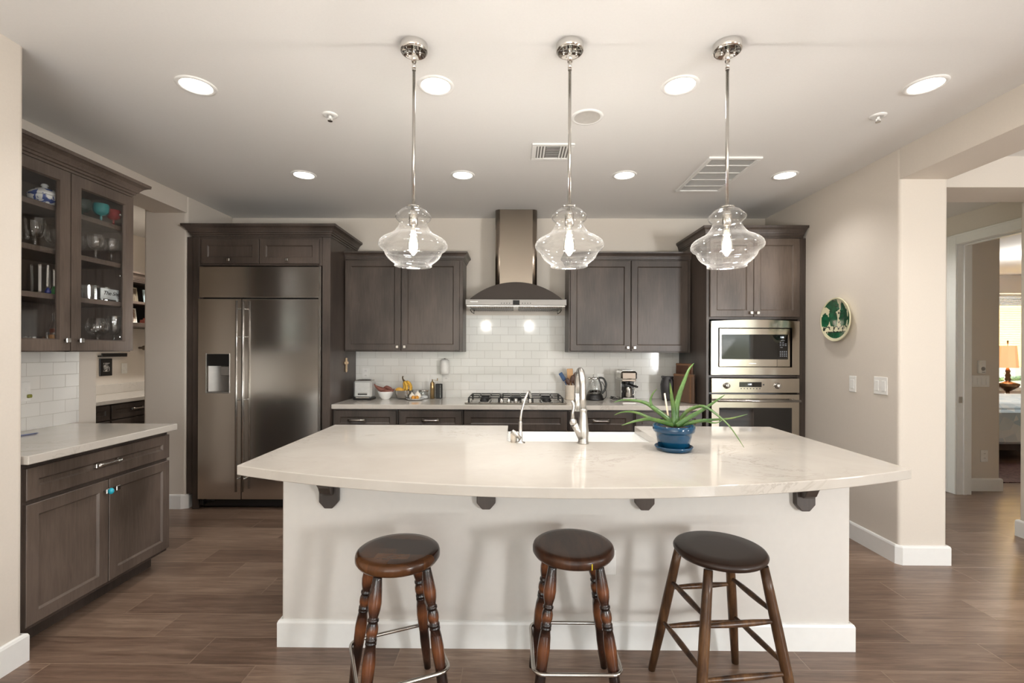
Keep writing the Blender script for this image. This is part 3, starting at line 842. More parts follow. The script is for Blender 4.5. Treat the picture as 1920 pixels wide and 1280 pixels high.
# ---- wall oven
t = thing('wall_oven', 'built-in stainless steel wall oven with two knobs below the microwave', 'oven', (2.07, 4.3, .45))
m = MB(); m.box(1.692, 2.45, 4.05, 4.6, .45, 1.16); m.build('housing', M['black'], t)
m = MB(); m.box(1.697, 2.450, 4.012, 4.05, 1.036, 1.160, .003); o = m.build('control_panel', M['steel_h'], t)
m = MB(); m.box(1.935, 2.125, 4.0095, 4.013, 1.085, 1.128, .001); m.build('display', M['dark_glass'], o)
text_mesh('clock_digits', '1:08', .020, FACE_Y(2.022, 4.0090, 1.108), M['screen'], o)
for i in range(7): m = MB(); m.lathe([(.0045, 0), (.0045, .002)], (1.951 + i * .0265, 4.0125, 1.072), 10, axis=AX_Y); m.build('button', M['black'], o)
m = MB(); m.lathe([(.006, 0), (.006, .003)], (2.142, 4.0125, 1.106), 12, axis=AX_Y); m.build('button', M['black'], o)
for x in (1.826, 2.262):
    m = MB(); m.lathe([(.027, 0), (.026, .004), (.022, .006), (.021, .028), (.018, .031), (0, .031)], (x, 4.012, 1.096), 28, axis=AX_Y, cap0=False); m.box(x - .003, x + .003, 3.976, 3.984, 1.090, 1.116, .001); m.build('knob', M['nickel'], o)
m = MB(); m.box(1.697, 2.450, 4.012, 4.05, .46, 1.022, .003); o = m.build('door', M['steel_h'], t)
m = MB(); m.box(1.764, 2.384, 4.0095, 4.013, .56, .908, .001); m.build('window', M['dark_glass'], o)
m = MB(); m.tube([(1.725, 3.955, .972), (2.425, 3.955, .972)], .0105, 14)
for x in (1.76, 2.39): m.tube([(x, 3.955, .972), (x, 4.012, .980)], .008, 10)
m.build('handle', M['nickel'], o)

# ---- base cabinets along the back wall
yB_ = 4.105
units = [(-1.596, -1.020, 'base cabinet next to the refrigerator, below the toaster'), (-1.016, -.444, 'base cabinet left of the cooktop, below the fruit bowls'), (-.440, .476, 'wide drawer base cabinet directly below the cooktop'),
         (.480, 1.052, 'base cabinet right of the cooktop, below the kettle'), (1.056, 1.660, 'base cabinet beside the oven cabinet, below the cutting boards')]
for i, (a, b, lab) in enumerate(units):
    t = thing('base_cabinet', 'dark wood ' + lab, 'cabinet', ((a + b) / 2, 4.4, 0), 0, 'base cabinets along the back wall')
    m = MB(); m.box(a, b, yB_, 4.706, .10, .873, .001); m.box(a, b, yB_ + .07, 4.706, 0, .10); m.build('body', M['cab_dark'], t)
    c = (a + b) / 2
    if i == 2:
        front(t, 'drawer', a + .008, b - .008, .690, .858, -yB_, mat='cab_dark')
        front(t, 'drawer', a + .008, b - .008, .405, .680, -yB_, mat='cab_dark', pl=(c, .54, 1)); front(t, 'drawer', a + .008, b - .008, .115, .395, -yB_, mat='cab_dark', pl=(c, .26, 1))
    else:
        front(t, 'drawer', a + .012, b - .012, .690, .858, -yB_, mat='cab_dark', pl=(c + (-.07 if i == 0 else 0), .776, 1))
        front(t, 'door', a + .012, c - .003, .115, .680, -yB_, mat='cab_dark', kn=(c - .03, .65)); front(t, 'door', c + .003, b - .012, .115, .680, -yB_, mat='cab_dark', kn=(c + .03, .65))
m = MB(); m.box(-1.596, 1.662, 4.066, 4.706, .874, .914, .003)
single(m, 'countertop', M['quartz'], 'long white quartz countertop along the back wall under the tile', 'countertop', loc=(0, 4.4, .874))

# ---- range hood
t = thing('range_hood', 'stainless steel chimney range hood with an arched canopy above the cooktop', 'range hood', (.017, 4.45, 1.79))
m = MB(); r = .045; x0, x1, y0, y1 = -.181, .219, 4.41, 4.712
poly = [(x0, y1), (x0, y0 + r)] + [(x0 + r - r * math.cos(PI / 2 * i / 6), y0 + r - r * math.sin(PI / 2 * i / 6)) for i in range(1, 7)] + [(x1 - r + r * math.sin(PI / 2 * i / 6), y0 + r - r * math.cos(PI / 2 * i / 6)) for i in range(0, 7)] + [(x1, y1)]
A_ = [m._v((x, y, 1.90)) for x, y in poly]; B_ = [m._v((x, y, H - .002)) for x, y in poly]
for i in range(len(poly) - 1): m._f([A_[i], A_[i + 1], B_[i + 1], B_[i]], 1 <= i <= 6 or 8 <= i <= 13)
m._f(A_); m._f(B_)
m.build('chimney', steel('brushed_steel_chimney', (.37, .315, .26, 1), .24, (160, 160, 1.5)), t)
m = MB(); n = 24; xl, xr, zb, hh = -.405, .440, 1.852, .158
R_ = ((xr - xl) ** 2 / 4 + hh * hh) / (2 * hh); cx = (xl + xr) / 2; cz = zb + hh - R_; a0 = math.asin((xr - xl) / 2 / R_)
arc = [(cx + R_ * math.sin(-a0 + 2 * a0 * i / n), cz + R_ * math.cos(-a0 + 2 * a0 * i / n)) for i in range(n + 1)]
F_ = [m._v((x, 4.215, z)) for x, z in arc]; K_ = [m._v((x, 4.71, z)) for x, z in arc]
for i in range(n): m._f([F_[i], F_[i + 1], K_[i + 1], K_[i]], True)
m._f(F_); m._f(K_)
m.build('canopy', plain('dark_bronze_enamel', srgb(52, 44, 38), .5, spec=.25), t)
m = MB(); m.box(-.438, .474, 4.195, 4.712, 1.797, 1.852, .003); o = m.build('control_band', steel('control_band_steel', (.20, .19, .18, 1), .36, (160, 160, 1.5)), t)
m = MB(); m.box(-.010, .050, 4.1925, 4.196, 1.803, 1.843, .001); m.build('display', M['void'], o)
for i in range(4):
    for x in (-.112 + i * .024, .076 + i * .024): m = MB(); m.lathe([(.0045, 0), (.0045, .003)], (x, 4.1955, 1.816), 10, axis=AX_Y); m.build('button', M['black'], o)
m = MB(); m.box(-.395, -.325, 4.1940, 4.196, 1.826, 1.832, .0005); m.build('badge', M['nickel'], o)
m = MB(); m.box(-.425, .461, 4.21, 4.705, 1.789, 1.797); m.build('underside', M['nickel'], t)
for x in (-.205, .241):
    m = MB()
    m.box(x - .20, x + .20, 4.27, 4.62, 1.783, 1.789)
    for i in range(18): m.box(x - .19 + i * .0212, x - .18 + i * .0212, 4.28, 4.61, 1.779, 1.783)
    m.build('filter', M['steel_dark'], t)
for x in (-.385, .421):
    m = MB(); m.tube([(x, 4.50, 1.789), (x, 4.50, 1.745), (x - .03 * (1 if x < 0 else -1), 4.56, 1.765), (x - .045 * (1 if x < 0 else -1), 4.60, 1.789)], .004, 8); m.build('bracket', M['nickel'], t)

# ---- cooktop
t = thing('gas_cooktop', 'stainless steel gas cooktop with black cast iron grates', 'cooktop', (.018, 4.4, .914))
m = MB(); m.box(-.434, .470, 4.115, 4.655, .9145, .929, .004); m.build('tray', M['steel_h'], t)
for a, b in ((-.415, -.125), (-.117, .155), (.163, .452)):
    m = MB(); z0, z1 = .955, .965; y0, y1 = 4.235 if a < -.2 or a > .1 else 4.285, 4.640
    for y in (y0, y1): m.box(a, b, y - .005, y + .005, z0, z1, .003)
    for x in (a + .006, b - .006): m.box(x - .005, x + .005, y0, y1, z0, z1, .003)
    for x in (a + (b - a) * .33, a + (b - a) * .67): m.box(x - .005, x + .005, y0, y1, z0, z1, .002)
    for f in (.5,): y = y0 + (y1 - y0) * f; m.box(a, b, y - .005, y + .005, z0, z1, .002)
    for x in (a + .008, b - .008):
        for y in (y0, y1): m.box(x - .009, x + .009, y - .009, y + .009, .929, z0, .003)
    m.build('grate', M['iron'], t)
for x, y, r in ((-.27, 4.33, .036), (-.27, 4.54, .045), (.02, 4.47, .058), (.307, 4.33, .036), (.307, 4.54, .045)):
    m = MB(); m.lathe([(r * 1.25, .929), (r * 1.2, .936), (r, .938), (r, .944), (r * .8, .949), (0, .949)], (x, y, 0), 24, cap0=False); m.build('burner', M['iron'], t)
for i in range(5):
    m = MB(); m.lathe([(.021, .929), (.020, .934), (.017, .936), (.016, .958), (0, .960)], (-.108 + i * .064, 4.185, 0), 20, cap0=False); m.build('knob', M['nickel'], t)

# ================================================================== ISLAND
IX0, IX1, IY = -1.090, 1.576, 2.190
t = thing('kitchen_island', 'cream painted kitchen island base with white baseboard and four dark corbels', 'kitchen island', (.243, 2.55, 0))
m = MB(); rbox(m, IX0, IX1, IY, 2.345, 0, .873, .012); m.build('front_panel', M['island_paint'], t)
m = MB(); m.sweep([(IX0, 2.345), (IX0, IY), (IX1, IY), (IX1, 2.345)], BB, 1); m.build('baseboard', M['trim'], t)
m = MB(); m.box(-1.075, -.070, 2.345, 2.925, .10, .873); m.box(.805, 1.56, 2.345, 2.925, .10, .873); m.box(-.070, .805, 2.345, 2.925, .10, .63); m.box(-1.075, 1.56, 2.345, 2.86, 0, .10)
m.build('cabinet_body', M['cab_dark'], t)
MB2 = Matrix.Rotation(PI, 4, 'Z')
for a, b in ((-1.07, -.575), (-.565, -.075), (.81, 1.18), (1.19, 1.555)): front(t, 'door', -b, -a, .115, .86, -(-2.925), Matrix(((-1, 0, 0, 0), (0, -1, 0, 0), (0, 0, 1, 0), (0, 0, 0, 1))), kn=(-(a + b) / 2, .80), mat='cab_dark')
for x in (-.860, -.126, .610, 1.350):
    m = MB(); w = .044
    m.prism([(x - w, .873), (x - w, .685), (x - w + .026, .655), (x + w - .026, .655), (x + w, .685), (x + w, .873)], 2.158, 2.190, 'y')
    m.prism([(2.158, .873), (1.955, .873), (1.955, .850), (1.975, .842), (2.02, .828), (2.07, .80), (2.105, .765), (2.122, .735), (2.140, .722), (2.158, .722)], x - .027, x + .027, 'x')
    m.build('corbel', M['cab_dark'], t, bevel=.004)
m = MB(); m.box(.410, .482, 2.184, 2.190, .345, .462, .002); m.build('outlet_plate', M['white_plastic'], t)

# counter slab: straight sides, bowed front, open at the back for the apron sink
cx, R_ = .2425, None
hw, sag = 1.3875, .288
R_ = (hw * hw + sag * sag) / (2 * sag); cy = 1.632 + R_; a0 = math.asin(hw / R_); n = 48
arc = [(cx + R_ * math.sin(-a0 + 2 * a0 * i / n), cy - R_ * math.cos(-a0 + 2 * a0 * i / n)) for i in range(n + 1)]
poly = [(-1.145, 2.975)] + arc + [(1.63, 2.975), (.770, 2.975), (.770, 2.474), (.755, 2.459), (-.019, 2.459), (-.034, 2.474), (-.034, 2.975)]
m = MB(); m.prism(poly, .874, .914, 'z')
o = single(m, 'island_countertop', M['quartz'], 'large white quartz island countertop with a bowed front edge', 'countertop', loc=(.24, 2.4, .874))
q = o.modifiers.new('bevel', 'BEVEL'); q.width = .004; q.segments = 3; q.limit_method = 'ANGLE'; q.angle_limit = .9


def shell(mb, x0, x1, y0, y1, z0, z1, t, tb):
    """open-topped basin"""
    o = [(x0, y0), (x1, y0), (x1, y1), (x0, y1)]; i = [(x0 + t, y0 + t), (x1 - t, y0 + t), (x1 - t, y1 - t), (x0 + t, y1 - t)]
    a = [mb._v((*p, z0)) for p in o]; b = [mb._v((*p, z1)) for p in o]; c = [mb._v((*p, z1)) for p in i]; d = [mb._v((*p, z0 + tb)) for p in i]
    mb._f(a[::-1]); mb._f(d)
    for k in range(4):
        j = (k + 1) % 4; mb._f([a[k], a[j], b[j], b[k]]); mb._f([b[k], b[j], c[j], c[k]]); mb._f([c[k], c[j], d[j], d[k]])


t = thing('farmhouse_sink', 'white apron-front sink set into the back edge of the island', 'sink', (.37, 2.73, .635))
m = MB(); shell(m, -.060, .796, 2.435, 3.000, .635, .8735, .030, .02); m.build('basin', M['porcelain'], t, bevel=.010)
m = MB(); m.lathe([(.045, .6555), (.045, .659), (.03, .659), (.028, .656), (0, .656)], (.37, 2.72, 0), 24, cap0=False); m.build('drain', M['nickel'], t)

# faucets
t = thing('kitchen_faucet', 'tall brushed nickel pull-down faucet with a side lever behind the island edge', 'faucet', (.360, 2.412, .914))
x, y = .360, 2.412
m = MB(); m.lathe([(.0290, .914), (.0290, .921), (.0255, .926), (.0262, .945), (.0280, .968), (.0280, .985), (.0255, 1.01), (.0225, 1.045), (.0190, 1.068), (.0185, 1.080), (.0205, 1.086), (.0205, 1.092), (.0172, 1.094)], (x, y, 0), 32); m.build('body', M['faucet'], t)
m = MB(); pts = [(x - .002, y, 1.090), (x - .003, y, 1.15), (x - .004, y, 1.215)]
for i in range(1, 10):
    a = PI * i / 10; pts.append((x - .004 - .0012 * i / 3, y + .075 - .075 * math.cos(a), 1.215 + .072 * math.sin(a)))
pts += [(x - .008, y + .150, 1.205), (x - .0085, y + .152, 1.16)]
m.tube(pts, [.0172] * (len(pts) - 2) + [.0172, .0185], 18); m.tube([(x - .0085, y + .152, 1.16), (x - .009, y + .153, 1.09), (x - .0095, y + .153, 1.06)], [.0185, .020, .017], 16); m.build('spout', M['faucet'], t)
m = MB(); m.tube([(x - .006, y - .004, .945), (x - .030, y - .008, .985), (x - .048, y - .010, 1.012)], [.022, .0185, .0175], 16); m.sphere((x - .053, y - .011, 1.026), .0195, 16, 10)
m.tube([(x - .054, y - .011, 1.036), (x - .056, y - .012, 1.075), (x - .050, y - .013, 1.105), (x - .054, y - .014, 1.125), (x - .062, y - .014, 1.134)], [.0095, .0075, .0082, .0085, .006], 12); m.build('lever', M['faucet'], t)
t = thing('filter_faucet', 'slim brushed nickel drinking water tap left of the kitchen faucet', 'faucet', (.036, 2.424, .914))
x, y = .036, 2.424
m = MB(); m.lathe([(.024, .914), (.024, .917), (.010, .920), (.0095, 1.02), (.006, 1.026)], (x, y, 0), 24); m.build('body', M['faucet'], t)
m = MB(); m.tube([(x, y, 1.015), (x + .001, y, 1.045), (x + .006, y, 1.08), (x + .016, y + .006, 1.115), (x + .027, y + .016, 1.148), (x + .038, y + .034, 1.170), (x + .045, y + .055, 1.174), (x + .054, y + .085, 1.158), (x + .058, y + .095, 1.140)], [.0062] * 8 + [.0068], 12); m.build('spout', M['faucet'], t)
m = MB(); m.tube([(x, y - .004, .938), (x - .020, y - .010, .957), (x - .044, y - .014, .975)], [.0095, .012, .0125], 14); m.build('lever', M['faucet'], t)
m = MB(); m.lathe([(.017, .914), (.017, .950), (.019, .955), (.018, .966), (.010, .972), (0, .973)], (.002, 2.438, 0), 24)
single(m, 'sink_air_gap', M['cream_ceramic'], 'small cream domed cap beside the slim water tap', 'sink cap', loc=(.002, 2.438, .914))

# ---- aloe in a blue pot
t = thing('potted_aloe', 'spiky green aloe plant in a glazed blue pot on the island', 'potted plant', (.775, 2.262, .914))
x, y = .775, 2.262
M['blue'] = plain('blue_glaze', srgb(12, 60, 90), .10, var=.3, scale=9, coat=.2)
m = MB(); m.lathe([(.062, .922), (.068, .922), (.083, .985), (.086, 1.003), (.094, 1.004), (.097, 1.010), (.098, 1.032), (.094, 1.036), (.088, 1.034), (.084, 1.015), (0, 1.015)], (x, y, 0), 44); m.build('pot', M['blue'], t)
m = MB(); m.lathe([(.066, .914), (.078, .914), (.088, .930), (.089, .936), (.084, .937), (.075, .922), (0, .921)], (x, y, 0), 44); m.build('saucer', M['blue'], t)
m = MB(); m.lathe([(.0835, 1.012), (.0835, 1.020), (.04, 1.026), (0, 1.024)], (x, y, 0), 24); m.build('soil', plain('potting_soil', srgb(44, 34, 28), .95, var=.4, bump=.8, scale=80), t)
m = MB(); m.tube([(.768, 2.30, 1.02), (.761, 2.30, 1.072), (.743, 2.30, 1.185)], .0042, 8); m.build('wooden_stick', plain('pale_stick', srgb(226, 206, 180), .6), t)


def aloe_mat():
    q = NT('aloe_leaf'); v = q.coord((1, 1, 1)); f = q.noise(v, 8, 3); g = q.noise(v, 90, 2)
    q.link(q.ramp(q.val('ADD', q.val('MULTIPLY', f, .8), q.val('MULTIPLY', g, .2)), [(.35, srgb(50, 86, 38)), (.55, srgb(78, 112, 52)), (.72, srgb(122, 142, 72))]), q.p.inputs['Base Color'])
    q.set(Roughness=.38, Subsurface_Weight=.08); return q.m


M['aloe'] = aloe_mat()


def spline(P, n):
    P = [Vector(p) for p in P]; out = []; k = len(P)
    for i in range(k - 1):
        p0, p1, p2, p3 = P[max(i - 1, 0)], P[i], P[i + 1], P[min(i + 2, k - 1)]
        for j in range(n):
            u = j / n; out.append(.5 * ((2 * p1) + (p2 - p0) * u + (2 * p0 - 5 * p1 + 4 * p2 - p3) * u * u + (3 * p1 - p0 - 3 * p2 + p3) * u ** 3))
    return out + [P[-1]]


def leaf(P, w, up=None):
    pts = spline(P, 6); n = len(pts); m = MB(); rings = []
    view = Vector((0, -1, .15)).normalized()
    for i, p in enumerate(pts):
        u = i / (n - 1); d = (pts[min(i + 1, n - 1)] - pts[max(i - 1, 0)]).normalized()
        side = d.cross(view).normalized(); nn = side.cross(d).normalized()
        ww = 1.12 * w * (1 - u) ** .75 * (1 if u > .06 else .9) + .0006; th = ww * .42
        sp = ww * (.10 if i % 2 else 0) if 0 < i < n - 2 else 0
        sec = [(-ww - sp, .1), (-ww * .6, -.75), (0, -1.0), (ww * .6, -.75), (ww + sp, .1), (ww * .55, .28), (0, .12), (-ww * .55, .28)]
        rings.append([m._v(p + side * a - nn * (b * th)) for a, b in sec])
    for a, b in zip(rings, rings[1:]):
        for i in range(8): j = (i + 1) % 8; m._f([a[i], a[j], b[j], b[i]], True)
    m._f(rings[0]); m._f(rings[-1]); return m


LEAVES = [
    ('tall', .0150, [(0.781, 2.25, 1.03), (0.785, 2.26, 1.105), (0.807, 2.28, 1.176), (0.839, 2.3, 1.244), (0.869, 2.32, 1.301), (0.903, 2.34, 1.333)]),
    ('small', .0120, [(0.775, 2.25, 1.03), (0.771, 2.25, 1.107), (0.759, 2.24, 1.164), (0.75, 2.23, 1.209), (0.742, 2.22, 1.243)]),
    ('longleft', .0125, [(0.782, 2.27, 1.035), (0.745, 2.3, 1.071), (0.705, 2.33, 1.104), (0.672, 2.36, 1.128), (0.625, 2.39, 1.139), (0.562, 2.41, 1.139), (0.517, 2.42, 1.125)]),
    ('offshoot', .0062, [(0.7, 2.34, 1.106), (0.686, 2.34, 1.141), (0.695, 2.34, 1.176), (0.718, 2.34, 1.204)]),
    ('lowleft', .0105, [(0.764, 2.24, 1.038), (0.693, 2.2, 1.062), (0.627, 2.16, 1.078), (0.555, 2.12, 1.075), (0.482, 2.09, 1.059)]),
    ('midleft', .0080, [(0.76, 2.29, 1.036), (0.689, 2.36, 1.054), (0.654, 2.4, 1.069), (0.613, 2.44, 1.075), (0.572, 2.47, 1.068), (0.536, 2.49, 1.05)]),
    ('upright', .0115, [(0.778, 2.23, 1.036), (0.83, 2.22, 1.075), (0.885, 2.21, 1.11), (0.94, 2.2, 1.151), (0.99, 2.19, 1.19)]),
    ('arch', .0090, [(0.796, 2.27, 1.036), (0.833, 2.26, 1.096), (0.873, 2.24, 1.124), (0.901, 2.2, 1.131), (0.933, 2.14, 1.101), (0.958, 2.07, 1.059), (0.981, 1.99, 0.984)]),
    ('longright', .0075, [(0.80, 2.24, 1.036), (0.866, 2.21, 1.062), (0.931, 2.18, 1.074), (0.995, 2.15, 1.084), (1.065, 2.13, 1.107)]),
    ('under', .0050, [(0.82, 2.265, 1.034), (0.929, 2.29, 1.05), (0.974, 2.3, 1.041), (1.003, 2.3, 1.042), (1.027, 2.3, 1.054)])]
for nm, w, P in LEAVES: leaf(P, w).build('leaf', M['aloe'], t)

# ================================================================== STOOLS
def leg_line(top, bot, prof, m, n=16):
    top, bot = Vector(top), Vector(bot); pts, rr = [], []
    for u, r in prof: pts.append(top.lerp(bot, u)); rr.append(r)
    m.tube(pts, rr, n)


TURN = [(0, .0165), (.03, .0175), (.10, .0215), (.17, .0245), (.21, .0225), (.25, .0170), (.262, .0170), (.266, .0205), (.278, .0205), (.282, .0168), (.29, .0175), (.315, .0215), (.345, .0215), (.375, .0165), (.380, .0205), (.392, .0205), (.396, .0175), (.402, .0205), (.414, .0205), (.418, .0180),
        (.46, .0215), (.53, .0240), (.60, .0225), (.68, .0200), (.76, .0205), (.85, .0185), (1.0, .0140)]


def turned_stool(label, loc, rz, seat_mat, r):
    t = thing('bar_stool', label, 'stool', loc, rz, 'round bar stools at the island')
    m = MB(); zs = .612
    m.lathe([(0, zs - .047), (r - .022, zs - .047), (r - .008, zs - .042), (r, zs - .030), (r, zs - .016), (r - .003, zs - .006), (r - .010, zs - .001), (r - .03, zs), (r * .6, zs - .0015), (0, zs - .003)], (0, 0, 0), 56); m.build('seat', seat_mat, t, world=False)
    for sx in (-1, 1):
        for sy in (-1, 1):
            m = MB(); leg_line((sx * .090, sy * .090, zs - .047), (sx * .158, sy * .158, .0), TURN, m); m.build('leg', M['leg_wood'], t, world=False)
    m = MB(); a, c, z = .166, .040, .190; pts = []
    for qx, qy, s in ((1, 1, 0), (-1, 1, 1), (-1, -1, 2), (1, -1, 3)):
        for i in range(6):
            an = PI / 2 * s + PI / 2 * i / 5; pts.append((qx * (a - c) + c * math.cos(an), qy * (a - c) + c * math.sin(an), z))
    m.tube(pts, .0075, 12, closed=True); m.build('foot_ring', M['nickel'], t, world=False)
    return t


turned_stool('round bar stool with a patchwork wood seat and metal foot ring, leftmost at the island', (-.453, 1.835, 0), .42, M['seat_block'], .163)
st = turned_stool('round bar stool with a plain dark seat and metal foot ring, middle of three', (.244, 1.898, 0), .0, M['seat_dark'], .164)
m = MB(Matrix.Rotation(-1.25, 4, 'Z')); m.box(.1625, .1647, -.0022, .0022, .573, .597, .0008)
m.build('paint_mark', plain('yellow_paint', srgb(196, 172, 30), .4), [c for c in st.children if c.name.startswith('seat')][0], world=False)
t = thing('bar_stool', 'round bar stool with straight legs and wooden rungs, rightmost at the island', 'stool', (.826, 1.872, 0), .13, 'round bar stools at the island')
zs, r = .612, .176
m = MB(); m.lathe([(0, zs - .034), (r - .030, zs - .034), (r - .010, zs - .028), (r - .001, zs - .017), (r, zs - .011), (r - .005, zs - .003), (r - .014, zs), (r * .6, zs - .001), (0, zs - .002)], (0, 0, 0), 56); m.build('seat', plain('espresso_seat_wood', srgb(48, 34, 27), .36, var=.08, scale=12, spec=.35), t, world=False)
LT, LB = .112, .196
def lp(sx, sy, z): u = (zs - .034 - z) / (zs - .034); q = LT + (LB - LT) * u; return (sx * q, sy * q, z)
for sx in (-1, 1):
    for sy in (-1, 1):
        m = MB(); leg_line(lp(sx, sy, zs - .034), lp(sx, sy, .004), [(0, .0165), (.15, .0185), (.4, .0200), (.65, .0195), (1, .0150)], m); o = m.build('leg', M['stool_plain'], t, world=False)
        m = MB(); c = lp(sx, sy, 0); m.cyl((c[0], c[1], 0), .013, 0, .006, 14); m.build('glide', M['nickel'], o, world=False)
def rung(a, b):
    m = MB(); leg_line(a, b, [(0, .0070), (.06, .0078), (.3, .0112), (.5, .0122), (.7, .0112), (.94, .0078), (1, .0070)], m, 12); m.build('rung', M['stool_plain'], t, world=False)
for s in (-1, 1):
    for z in (.385, .205): rung(lp(-1, s, z), lp(1, s, z))
    for z in (.415, .235): rung(lp(s, -1, z), lp(s, 1, z))

# ================================================================== THINGS ON THE BACK COUNTER
Z0 = .914
# toaster
t = thing('toaster', 'silver two-slot toaster at the left end of the back counter', 'toaster', (-1.437, 4.49, Z0))
m = MB(); m.box(-1.525, -1.352, 4.42, 4.555, Z0 + .020, Z0 + .184, .016); m.build('body', plain('toaster_shell', srgb(206, 207, 205), .30, .55), t)
m = MB(); m.box(-1.520, -1.357, 4.428, 4.548, Z0 + .178, Z0 + .190, .006)
m.build('top_plate', M['nickel'], t)
m = MB()
for y in (4.455, 4.500): m.box(-1.500, -1.378, y, y + .022, Z0 + .1895, Z0 + .1912)
m.build('slots', M['void'], t)
m = MB(); m.box(-1.527, -1.350, 4.416, 4.560, Z0, Z0 + .022, .005); m.build('base', M['black'], t)
m = MB(); m.box(-1.482, -1.392, 4.4165, 4.421, Z0 + .050, Z0 + .062, .002)
m.build('button_strip', M['black'], t)
m = MB(); m.box(-1.480, -1.394, 4.4180, 4.421, Z0 + .068, Z0 + .071); m.box(-1.50, -1.374, 4.4175, 4.421, Z0 + .018, Z0 + .030); m.build('trim_line', M['nickel'], t)

# bowls
SW = plain('sweet_potato_skin', srgb(122, 74, 62), .6, var=.22, scale=14, bump=.3)
m = MB(); bx, by = -1.245, 4.52
m.lathe([(0, Z0), (.036, Z0), (.038, Z0 + .004), (.060, Z0 + .030), (.078, Z0 + .072), (.079, Z0 + .076), (.075, Z0 + .075), (.057, Z0 + .034), (.034, Z0 + .012), (0, Z0 + .010)], (bx, by, 0), 36)
single(m, 'bowl', M['porcelain'], 'white bowl holding reddish sweet potatoes beside the toaster', 'bowl', loc=(bx, by, Z0))
for P, rad, lab in (([(-.108, -.01, .150), (-.088, -.008, .122), (-.048, 0, .096), (-.005, .005, .078), (.03, .01, .070)], [.002, .012, .024, .026, .012], 'long sweet potato with a pointed tip sticking out of the white bowl towards the toaster'),
                    ([(-.035, .034, .094), (0, .034, .110), (.035, .030, .098), (.065, .024, .084)], [.008, .020, .018, .007], 'topmost sweet potato in the white bowl'),
                    ([(-.030, -.03, .074), (.012, -.03, .078), (.05, -.025, .078), (.078, -.02, .088), (.090, -.018, .104)], [.010, .020, .018, .010, .003], 'front sweet potato in the white bowl, curled tip towards the bananas')):
    m = MB(); m.tube(spline([(bx + a, by + b, Z0 + c) for a, b, c in P], 4), [rad[0]] if False else [a for i in range(len(rad) - 1) for a in [rad[i] + (rad[i + 1] - rad[i]) * j / 4 for j in range(4)]] + [rad[-1]], 12)
    single(m, 'sweet_potato', SW, lab, 'sweet potato', 'sweet potatoes in the white bowl', loc=(bx + P[1][0], by + P[1][1], Z0 + .06))
m = MB(); bx, by = -1.070, 4.545
m.lathe([(0, Z0), (.045, Z0), (.072, Z0 + .022), (.089, Z0 + .060), (.091, Z0 + .085), (.093, Z0 + .087), (.089, Z0 + .087), (.086, Z0 + .060), (.068, Z0 + .024), (.042, Z0 + .006), (0, Z0 + .005)], (bx, by, 0), 40)
single(m, 'bowl', M['nickel'], 'polished steel bowl holding bananas on the back counter', 'bowl', loc=(bx, by, Z0))
BAN = NT('banana_skin'); bf = BAN.noise(BAN.coord(), 28, 3)
BAN.link(BAN.ramp(bf, [(.30, srgb(96, 66, 26)), (.42, srgb(204, 158, 54)), (.7, srgb(222, 180, 76))]), BAN.p.inputs['Base Color']); BAN.set(Roughness=.45)
STEM = plain('banana_stem', srgb(82, 62, 34), .7)
t = thing('banana_bunch', 'ripe yellow banana bunch standing in the steel bowl, dark stem upward', 'bananas', (bx, by, Z0 + .03))
for P in ([(.022, .0, .172), (.048, -.002, .155), (.066, -.008, .12), (.066, -.02, .085), (.052, -.03, .062)],
          [(.005, -.006, .170), (.022, -.016, .150), (.034, -.03, .118), (.030, -.042, .085), (.012, -.045, .062)],
          [(-.004, .006, .165), (.002, .006, .140), (.008, -.008, .110), (.0, -.02, .085), (-.018, -.026, .066)]):
    m = MB(); pts = spline([(bx + a, by + b, Z0 + c) for a, b, c in P], 4); n = len(pts); m.tube(pts, [.005 + .0112 * math.sin(PI * min(1, (.08 + i / (n - 1) * .92))) ** .5 for i in range(n)], 7); m.build('banana', BAN.m, t)
m = MB(); m.tube([(bx + .008, by, Z0 + .165), (bx - .010, by, Z0 + .188), (bx - .016, by, Z0 + .206), (bx - .012, by, Z0 + .222)], [.013, .008, .006, .007], 8); m.build('stem', STEM, t)
m = MB(); m.sphere((bx - .040, by - .030, Z0 + .088), .034, 20, 14, (1.15, .9, .8))
single(m, 'mango', plain('mango_skin', srgb(214, 164, 62), .4, var=.12, scale=10), 'yellow mango lying in the steel bowl left of the bananas', 'fruit', loc=(bx - .04, by - .03, Z0 + .06))
# plate with garlic and apricots
px_, py_ = -.945, 4.47
m = MB(); m.lathe([(0, Z0), (.05, Z0), (.085, Z0 + .012), (.088, Z0 + .014), (.084, Z0 + .016), (.05, Z0 + .006), (0, Z0 + .005)], (px_, py_, 0), 40)
single(m, 'plate', M['porcelain'], 'small white plate with garlic and orange fruit in front of the steel bowl', 'plate', loc=(px_, py_, Z0))
GAR = plain('garlic_skin', srgb(236, 228, 214), .5, var=.06, scale=20)
for dx, dy, r, lab in ((-.034, .012, .030, 'smaller garlic bulb on the white plate, left of the other bulb'), (.020, .018, .036, 'bigger garlic bulb on the white plate, next to the glass jar')):
    m = MB(); m.lathe([(0, 0), (r * .5, .002), (r * .95, r * .5), (r, r * .85), (r * .75, r * 1.35), (r * .3, r * 1.7), (r * .16, r * 2.1), (0, r * 2.12)], (px_ + dx, py_ + dy, Z0 + .008), 20)
    single(m, 'garlic_bulb', GAR, lab, 'garlic', 'garlic bulbs on the plate', loc=(px_ + dx, py_ + dy, Z0 + .008))
ORG_ = plain('apricot_skin', srgb(206, 144, 52), .4, var=.1, scale=12)
